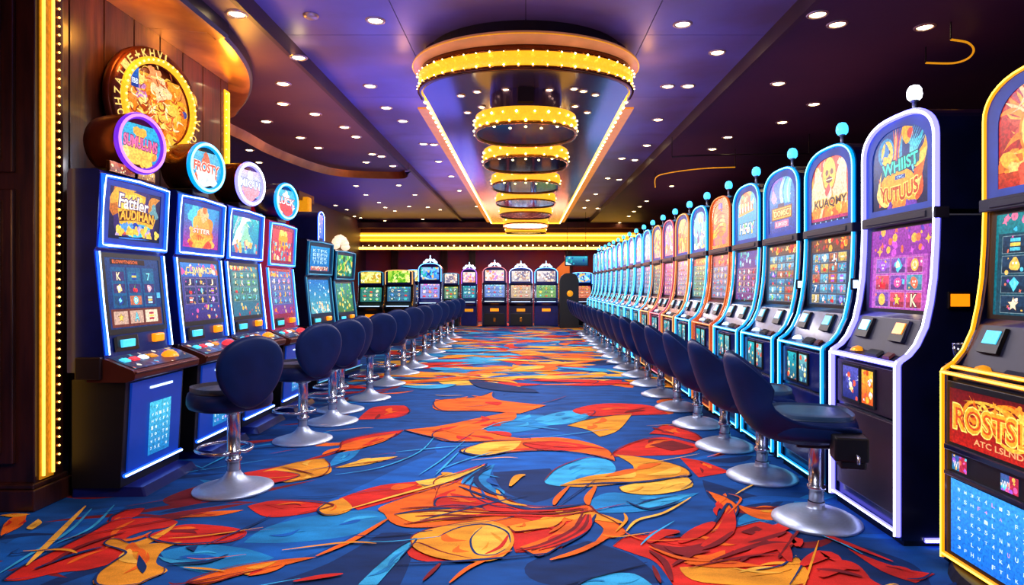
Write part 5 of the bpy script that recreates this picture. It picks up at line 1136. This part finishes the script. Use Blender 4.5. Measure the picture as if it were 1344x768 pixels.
# ------------------------------------------------------------------ machines under the wood wall
LED = 'slot machine'
XL = -2.46
def t_disc(bg0, bg1, word, pal, wc=(255,230,240), oc=(60,30,120)):
    def f(A):
        A.grad(bg0, bg1)
        A.confetti(14, pal, .02, .05, (.2,.1,.8,.42)); A.blob(.5,.28,.09,pal[0],16,.2,1.3,.9); A.blob(.48,.68,.05,pal[1],12,.3)
        A.text(word,.5,.5,.78,wc,h=.2,bold=.03,out=oc,ob=.09,rot=-.06)
    return f
t1 = upright_machine((XL,4.47,0),'blue neon slot machine with a golden shield logo marquee under the round sign','blue',m_gold_logo,
  lambda A: (A.grad((16,50,110),(24,60,120)), A.rect(.1,.9,.72,.975,(40,20,20)), A.text('ELOWFTNESON',.36,.938,.44,(250,110,40),h=.045,bold=.02),
    [ (A.rect(x0,.3,x1,.86,(20,90,140)), [ (A.rect(x0+.02,.33+.17*j,x1-.02,.33+.17*j+.13,A.r.choice([(30,110,150),(60,50,110),(200,110,80),(30,70,110)])), symbol(A,(x0+x1)/2,.395+.17*j,.032,WARM+COOL+[(240,180,190)])) for j in range(3)]) for x0,x1 in ((.1,.34),(.37,.62),(.65,.88))],
    A.rect(.04,.03,.96,.28,(110,50,40)), [ (A.rect(.08+.28*i,.07,.08+.28*i+.24,.25,A.r.choice([(210,170,150),(170,60,60),(240,220,190)])), symbol(A,.2+.28*i,.16,.035,WARM)) for i in range(3)], A.rect(.9,.42,.97,.5,(90,190,250))),
  t_disc((20,150,220),(30,180,225),'SUMULUNS',[(255,200,80),(250,180,60),(255,220,130),(250,150,60)],(250,110,170),(120,20,90)),10,'slot machines under the walnut wall',ringcol='violet',drum=M['copper'])
for x0,x1,c in ((-.3,-.04,[(200,90,40),(120,50,30)]),(.0,.2,[(235,180,60),(150,90,20)])):
    A = Art((x0,.214,2.095),(1,0,0),(0,-1,0),(0,0,1),x1-x0,.06,int(x1*50)+40); A.grad(c[1],c[0],n=4); A.confetti(16,[(255,230,170),c[0],c[1],(90,30,20)],.004,.01)
    p = obj('plaque', MB().box(x0-.006,x1+.006,.216,.24,2.088,2.16), M['bronze'], t1, .003); A.build('plaque_face', p)
upright_machine((XL,5.38,0),'blue neon slot machine with an orange figure marquee, second along the walnut wall','blue',m_figure,
  R_(3,3,(60,40,120),(50,130,220),(40,50,110),(70,60,140),CANDY,head=.24,headpal=CANDY,foot=.26,headtext='CLSWMHOR'),t_disc((50,150,215),(110,200,235),'FROSTY',[(240,250,255),(230,120,90),(255,210,200),(200,60,80)],(240,90,70),(250,240,230)),13,'slot machines under the walnut wall',ringcol='cyan',drum=M['bronze'])
upright_machine((XL,6.23,0),'blue neon slot machine with a teal wave marquee and white topper, third along the wall','blue',m_wave,
  R_(4,4,(40,110,140),(60,140,160),(70,150,150),(50,110,130),JUNG,head=.1,headpal=WARM,foot=.26),t_disc((120,190,235),(220,190,230),'MIKAN',[(250,160,180),(255,255,255),(180,120,210),(90,140,220)],(240,250,255),(90,90,170)),16,'slot machines under the walnut wall',ringcol='white',drum=M['bronze'])
upright_machine((XL,7.16,0),'rose framed slot machine with a red confetti marquee and cyan topper','azure',m_fest,
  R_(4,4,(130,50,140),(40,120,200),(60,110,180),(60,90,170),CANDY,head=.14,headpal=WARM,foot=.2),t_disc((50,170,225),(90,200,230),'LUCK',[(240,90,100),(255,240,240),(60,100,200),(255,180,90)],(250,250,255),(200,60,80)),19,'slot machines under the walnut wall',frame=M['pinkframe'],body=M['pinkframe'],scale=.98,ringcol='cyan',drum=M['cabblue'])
def bullet(t, neo):
    b = MB(); o = [(-.1,0)]+[(-.1*cos(pi*i/12),.32+.1*sin(pi*i/12)) for i in range(13)]+[(.1,0)]
    p = obj('topper_case', MB().prism([(x,.22,2.08+z) for x,z in o],[(x*1.15,.6,2.08+z*1.02) for x,z in o]), M['cabblue'], t, .006)
    q = [(x*.62,.214,2.12+z*.86) for x,z in o]; A = Art((-.06,.216,2.12),(1,0,0),(0,-1,0),(0,0,1),.12,.33,8); A.grad((70,110,250),(170,150,255)); A.confetti(10,[(240,230,255),(255,180,220),(90,140,255)],.01,.025); A.build('topper_screen',p)
    obj('neon_tube', MB().glow([(x*.9,.215,2.09+z*.96) for x,z in o],.009,6), NEON[neo], p)
t = upright_machine((XL-.02,8.5,0),'dark slot machine with icy blue screens and a bullet shaped topper','teal',m_ice,
  lambda A: (A.grad((90,170,180),(20,120,200)), A.confetti(60,[(60,170,220),(150,220,240),(240,250,255),(30,120,190)],.008,.02), A.confetti(30,[(240,240,220),(120,200,210),(250,210,160)],.012,.03,(.1,.05,.9,.35))),None,22,'slot machines under the walnut wall',body=M['cab'],frame=M['cab'],scale=.93,rz=pi/2-.12)
bullet(t,'blue')
t = upright_machine((XL-.03,9.72,0),'dark slot machine with green jungle screens and a sparkling crest','teal',lambda A: generic(A,JUNG,(20,110,70),(60,170,120)),
  lambda A: (A.grad((60,120,60),(40,140,150)), A.confetti(60,JUNG,.012,.035)),None,25,'slot machines under the walnut wall',body=M['cab'],frame=M['cab'],scale=.90,rz=pi/2-.1)
b = MB()
for i in range(7): a = pi*(i+.5)/7; b.lathe([(.001,-.07),(.06,-.03),(.07,0),(.05,.05),(.001,.08)],10,(-.2*cos(a),.3,2.12+.16*sin(a)))
obj('crest', b, mat('sparkling crest',(250,230,200),.25,.2,(255,220,190),1.1,var=.4,vs=30), t)

# gold and crimson sign tower behind
t = thing('sign_tower','crimson tower with a gilded lit sign behind the dark machines','sign',(-4.0,10.6,0))
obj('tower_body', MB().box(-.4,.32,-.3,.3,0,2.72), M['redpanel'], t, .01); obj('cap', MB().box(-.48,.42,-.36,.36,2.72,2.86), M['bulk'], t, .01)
obj('sign_panel', MB().box(.33,.52,-.2,-.05,1.9,2.78), M['goldglow'], t, .03)
A = Art((.345,-.203,1.95),(1,0,0),(0,-1,0),(0,0,1),.08,.55,9); A.grad((230,90,60),(250,220,200),n=6); A.confetti(12,CANDY,.01,.03); A.build('sign_art',t)
obj('emblem', MB().lathe([(.001,-.05),(.1,-.05),(.13,-.02),(.13,.02),(.001,.03)],20,(.5,-.22,2.15),'y'), M['goldglow'], t)

# stools under the wood wall
SL = [(-1.935,4.29,'egg-backed stool at the shield logo machine, nearest the viewer'),(-1.94,5.64,'egg-backed navy stool second from the viewer along the wall machines'),(-1.91,6.4,'egg-backed navy stool third from the viewer along the wall machines'),
 (-2.0,7.0,'egg-backed navy stool tucked behind the third one, closer to the machines'),(-1.86,7.72,'egg-backed navy stool just beyond the tucked-in one'),(-1.89,8.85,'egg-backed navy stool level with the icy blue machine'),(-1.88,9.95,'egg-backed navy stool level with the green jungle machine'),
 (-1.86,10.7,'egg-backed stool, first beyond the last wall machine'),(-1.86,11.9,'egg-backed stool, second beyond the last wall machine'),(-1.87,13.1,'egg-backed stool, third beyond the last wall machine'),(-1.88,14.3,'egg-backed stool, fourth beyond the last wall machine'),(-1.88,15.5,'egg-backed stool, fifth beyond the last wall machine'),(-1.88,16.7,'egg-backed stool, farthest of its row')]
protoL = None
for k,(x,y,lab) in enumerate(SL):
    rz = radians(48+[0,2,-4,14,-6,-8,-8,-4,-6,-8,-6,-8,-6][k])
    if protoL is None: t = protoL = make_egg_stool(lab,(x,y,0),rz)
    else:
        t = copy_tree(protoL); t.location = (x,y,0); t.rotation_euler = (0,0,rz); t['label'] = lab

# ------------------------------------------------------------------ the far row
def far_machine(x, y, w, h, label, c_top, c_main, crest, body='cab', edge='teal', seed=0, rz=0, dark=True, door=True):
    t = thing('slot_machine', label, 'slot machine', (x,y,0), rz, 'slot machines in the far row')
    k = h/2.2; hw = w/2
    b = MB(); pr = [(.1,0),(.06,.02),(.06,.72*k),(-.08,.8*k),(-.08,.86*k),(.1,.98*k),(.16,1.42*k),(.14,1.5*k),(.6,1.5*k),(.6,0)]
    b.prism([(-hw,f,z) for f,z in pr],[(hw,f,z) for f,z in pr]); obj('cabinet', b, M[body], t, .012)
    o = arch(hw*.96, 1.5*k, 1.86*k, 2.04*k if crest else 1.92*k, 12)
    obj('marquee_box', MB().prism([(a,.12,z) for a,z in o],[(a,.55,z) for a,z in o]), M['cabblue'], t, .012)
    obj('neon_tube', MB().glow([(a,.115,z) for a,z in o],.014,6), NEON[edge], t)
    A = Art((-hw*.78,.115,1.56*k),(1,0,0),(0,-1,0),(0,0,1),hw*1.56,.36*k,seed); generic(A,c_top[2],c_top[0],c_top[1]); A.build('marquee_screen',t)
    A = Art((-hw*.82,.10,1.0*k),(1,0,0),(0,-1,.1),(0,.06,.42),hw*1.64,.43*k,seed+1); reels(A,3,3,c_main[0],c_main[1],c_main[3],c_main[0],c_main[2],head=.1); A.build('main_screen',t)
    b = MB(); b.tube([(-hw-.005,.05,.02),(-hw-.005,.05,.72*k),(-hw-.005,-.085,.83*k),(-hw-.005,.09,1.0*k),(-hw-.005,.15,1.42*k),(-hw-.005,.12,1.9*k)],.012,6); b.tube([(hw+.005,.05,.02),(hw+.005,.05,.72*k),(hw+.005,-.085,.83*k),(hw+.005,.09,1.0*k),(hw+.005,.15,1.42*k),(hw+.005,.12,1.9*k)],.012,6)
    obj('edge_trim', b, M['chrome'] if edge != 'gold' else M['gold'], t)
    obj('display', MB().box(-.14,.14,.04,.07,.52*k,.62*k), M['orange'] if seed % 2 else M['goldglow'], t, .006)
    if door:
        d = obj('lower_door', MB().box(-hw*.85,hw*.85,.045,.065,.05,.45*k), M['black'], t, .006); obj('lock_plate', MB().box(-.04,.04,.03,.05,.16,.3), M['gold'], d, .004)
    obj('button_pad', MB().box(-hw*.8,hw*.8,-.09,-.02,.855*k,.875*k), M['whitebtn'] if seed%3==0 else M['cyanbtn'], t, .004)
    if crest:
        b = MB()
        for i in range(5):
            a = pi*(i+.5)/5; b.lathe([(.001,-.05),(.05,-.02),(.055,0),(.04,.04),(.001,.06)],8,(-.17*cos(a),.2,2.02*k+.12*sin(a)))
        b.tube([(0,.2,2.05*k),(0,.2,2.28*k)],.018,6)
        obj('crest', b, M['whitebtn'], t)
Yl = [(220,200,70),(240,225,120),[(250,240,150),(200,160,50),(255,255,220),(180,190,60)]]
Gr = [(120,190,40),(190,220,80),[(220,240,120),(90,170,40),(250,250,160)]]
Bl = [(70,140,230),(150,200,250),COOL+[(250,200,110)]]
Wh = [(190,180,190),(235,225,225),[(250,245,240),(190,150,140),(130,120,150),(250,220,190)]]
Cr = [(240,190,200),(255,225,210),[(255,240,230),(240,150,110),(200,140,220)]]
gm = lambda pal,a,b,c: (a,b,pal,c)
far_machine(-4.26,17.7,.70,2.0,'far slot machine with a yellow marquee, first past the jungle machine',Yl,gm(JUNG,(30,110,110),(60,150,130),(60,140,120)),False,'black','teal',201)
far_machine(-3.45,17.5,.76,2.03,'far slot machine with a lime green marquee',Gr,gm(COOL+JUNG,(40,90,130),(80,140,170),(60,120,150)),False,'black','gold',204)
far_machine(-3.43,19.7,.5,2.1,'narrow blue slot machine half hidden behind the lime green one',Yl,gm(COOL,(30,60,120),(60,80,150),(50,70,130)),False,'cabblue','azure',207,0,True,False)
far_machine(-2.8,18.8,.68,2.16,'far slot machine in bright blue with an amber crest marquee',Bl,gm(CANDY,(120,140,220),(170,180,235),(150,140,210)),True,'cabblue','azure',210)
far_machine(-2.46,21.2,.52,2.02,'far slot machine with a pale stone marquee and yellow front display',Wh,gm(JUNG,(70,120,110),(130,160,120),(110,150,110)),False,'black','teal',213)
far_machine(-1.88,21.4,.52,2.06,'far slot machine with a peach marquee and violet crest',Cr,gm(COOL,(30,110,140),(60,160,170),(60,140,150)),True,'cabblue','violet',216,0,True,False)
far_machine(-1.03,21.3,.80,2.13,'far slot machine with a rose crest, at the middle of the aisle end',Cr,gm(COOL+[(240,240,255)],(90,120,190),(160,190,240),(120,150,220)),True,'cab','rose',219)
far_machine(-.16,21.3,.78,2.1,'far slot machine with a cream marquee, next to the rose crested one',Wh,gm(WARM,(180,150,130),(230,200,170),(200,170,140)),True,'cab','blue',222)
far_machine(.68,21.4,.78,2.1,'far slot machine with green and white screens and a spired crest',Wh,gm(JUNG,(90,150,80),(150,190,120),(120,170,90)),True,'cabblue','azure',225,0,True,False)
far_machine(1.93,21.9,.72,2.06,'far slot machine with a copper main screen at the end of the neon row',Bl,gm(WARM,(200,110,80),(230,150,120),(210,120,90)),False,'cabblue','azure',228,.1)
t = thing('display_panel','slanted orange lit panel standing at the far aisle end','panel',(1.2,22.2,0),-.3)
obj('panel', MB().prism([(-.35,0,.9),(.3,0,.7),(.3,0,2.35),(-.35,0,1.75)],[(-.35,.06,.9),(.3,.06,.7),(.3,.06,2.35),(-.35,.06,1.75)]), M['orangepanel'], t, .01); obj('stand', MB().box(-.3,.25,0,.06,0,.9), M['black'], t)
t = thing('ticket_kiosk','black round-topped kiosk with a gold badge at the far aisle end','kiosk',(1.38,20.5,0))
o = arch(.3,.0,1.45,1.75,14); obj('kiosk_body', MB().prism([(a,0,z) for a,z in o],[(a,.4,z) for a,z in o]), M['black'], t, .02)
obj('badge', MB().lathe([(.001,-.03),(.08,-.03),(.1,-.01),(.1,.01)],16,(.02,0,1.1),'y'), M['goldglow'], t)
t = thing('hanging_sign','small blue lit sign hanging above the far end of the neon row','sign',(1.65,21.0,2.16))
A = Art((-.35,-.03,-.14),(1,0,0),(0,-1,0),(0,0,1),.7,.28,5); A.grad((20,70,110),(60,170,200),n=5); A.confetti(14,COOL,.02,.05); obj('sign_case', MB().box(-.38,.38,-.02,.1,-.17,.17), M['cab'], t, .01); A.build('sign_screen',t)
obj('hanger', MB().tube([(-.3,.04,.17),(-.3,.04,1.58)],.008,6).tube([(.3,.04,.17),(.3,.04,1.58)],.008,6), M['black'], t)

# ------------------------------------------------------------------ light
def light(kind, name, loc, energy, col, size=.3, rot=None, sy=None, spot=None):
    l = bpy.data.lights.new(name, kind); l.energy = energy; l.color = lin(col)[:3]
    if kind == 'AREA':
        l.size = size
        if sy: l.shape = 'RECTANGLE'; l.size_y = sy
    elif kind == 'SPOT': l.spot_size = spot or 1.6; l.spot_blend = .8; l.shadow_soft_size = size
    else: l.shadow_soft_size = size
    o = bpy.data.objects.new(name, l); COL.objects.link(o); o.location = loc
    if rot: o.rotation_euler = rot
    return o
for y,e in ((2.2,100),(5.2,105),(8.3,112),(11.5,112),(14.8,112),(18.3,112)):
    light('AREA','aisle fill',(0,y,2.9 if y < 6 else 2.93),e*.85,(248,240,248),1.0,(0,0,0),1.0)  # fill added to light the floor, no fixture at this spot

light('POINT','wall wash',(-2.85,4.75,3.2),10,(255,170,60),.1)
light('POINT','canopy glow',(-2.75,6.3,3.2),22,(255,175,60),.08)
light('AREA','ceiling fill',(-1.6,8.5,2.6),42,(110,110,255),1.2,(pi,0,0),4)  # this and the other upward ceiling fills are added, without fixtures
light('AREA','ceiling fill',(-1.6,14,2.7),42,(110,110,255),1.2,(pi,0,0),5)
light('AREA','soffit fill',(-3.0,9,2.75),14,(255,150,110),1.,(pi,0,0),4)  # unseen lamp added to lift the brown soffit
light('AREA','rear ceiling fill',(-4.2,18,2.5),40,(130,110,255),2.,(pi,0,0),5)
light('AREA','far wall fill',(-1,22.9,2.5),220,(255,150,120),5.,(radians(-20),0,0),.3)  # added fill to brighten the back wall, no lamp body
light('AREA','aubergine ceiling fill',(3.6,7,2.75),11,(200,110,150),1.5,(pi,0,0),6)  # added upward fill, keeps the dark ceiling from going black
light('AREA','aubergine ceiling fill',(3.6,15,2.75),11,(200,110,150),1.5,(pi,0,0),6)
light('AREA','near ceiling fill',(-.3,3.4,2.6),20,(200,150,150),1.5,(pi,0,0),2)
light('POINT','pillar fill',(-3.1,2.2,1.8),30,(255,170,110),.15)  # unseen fill added in front of the mahogany to bring out its brown
for y in (6.9,8.6,11,14,17):
    for sx in (-1,1): light('POINT','tray glow',(sx*1.3,y,3.52),3.2 if y < 8 else 2.2,(255,170,60),.05)
light('AREA','ceiling fill',(1.6,9,2.65),30,(150,130,230),1.0,(pi,0,0),6)
light('AREA','ceiling fill',(-1.5,4.6,2.6),16,(120,120,255),1.0,(pi,0,0),2)
light('AREA','ceiling fill',(1.5,4.6,2.6),12,(140,130,240),1.0,(pi,0,0),2)
w = bpy.data.worlds.new('dim casino air'); sc.world = w; w.use_nodes = True
w.node_tree.nodes['Background'].inputs[0].default_value = lin((96,84,140)); w.node_tree.nodes['Background'].inputs[1].default_value = .25
cam = bpy.data.cameras.new('camera'); co = bpy.data.objects.new('camera', cam); COL.objects.link(co)
co.location = (0,0,1.35); co.rotation_euler = (pi/2,0,0); cam.sensor_width = 36; cam.lens = 850/1344*36; cam.shift_x = -18/1344; cam.shift_y = -9/1344; cam.clip_end = 100
sc.camera = co
sc.view_settings.view_transform = 'Standard'; sc.view_settings.look = 'None'; sc.view_settings.exposure = 0
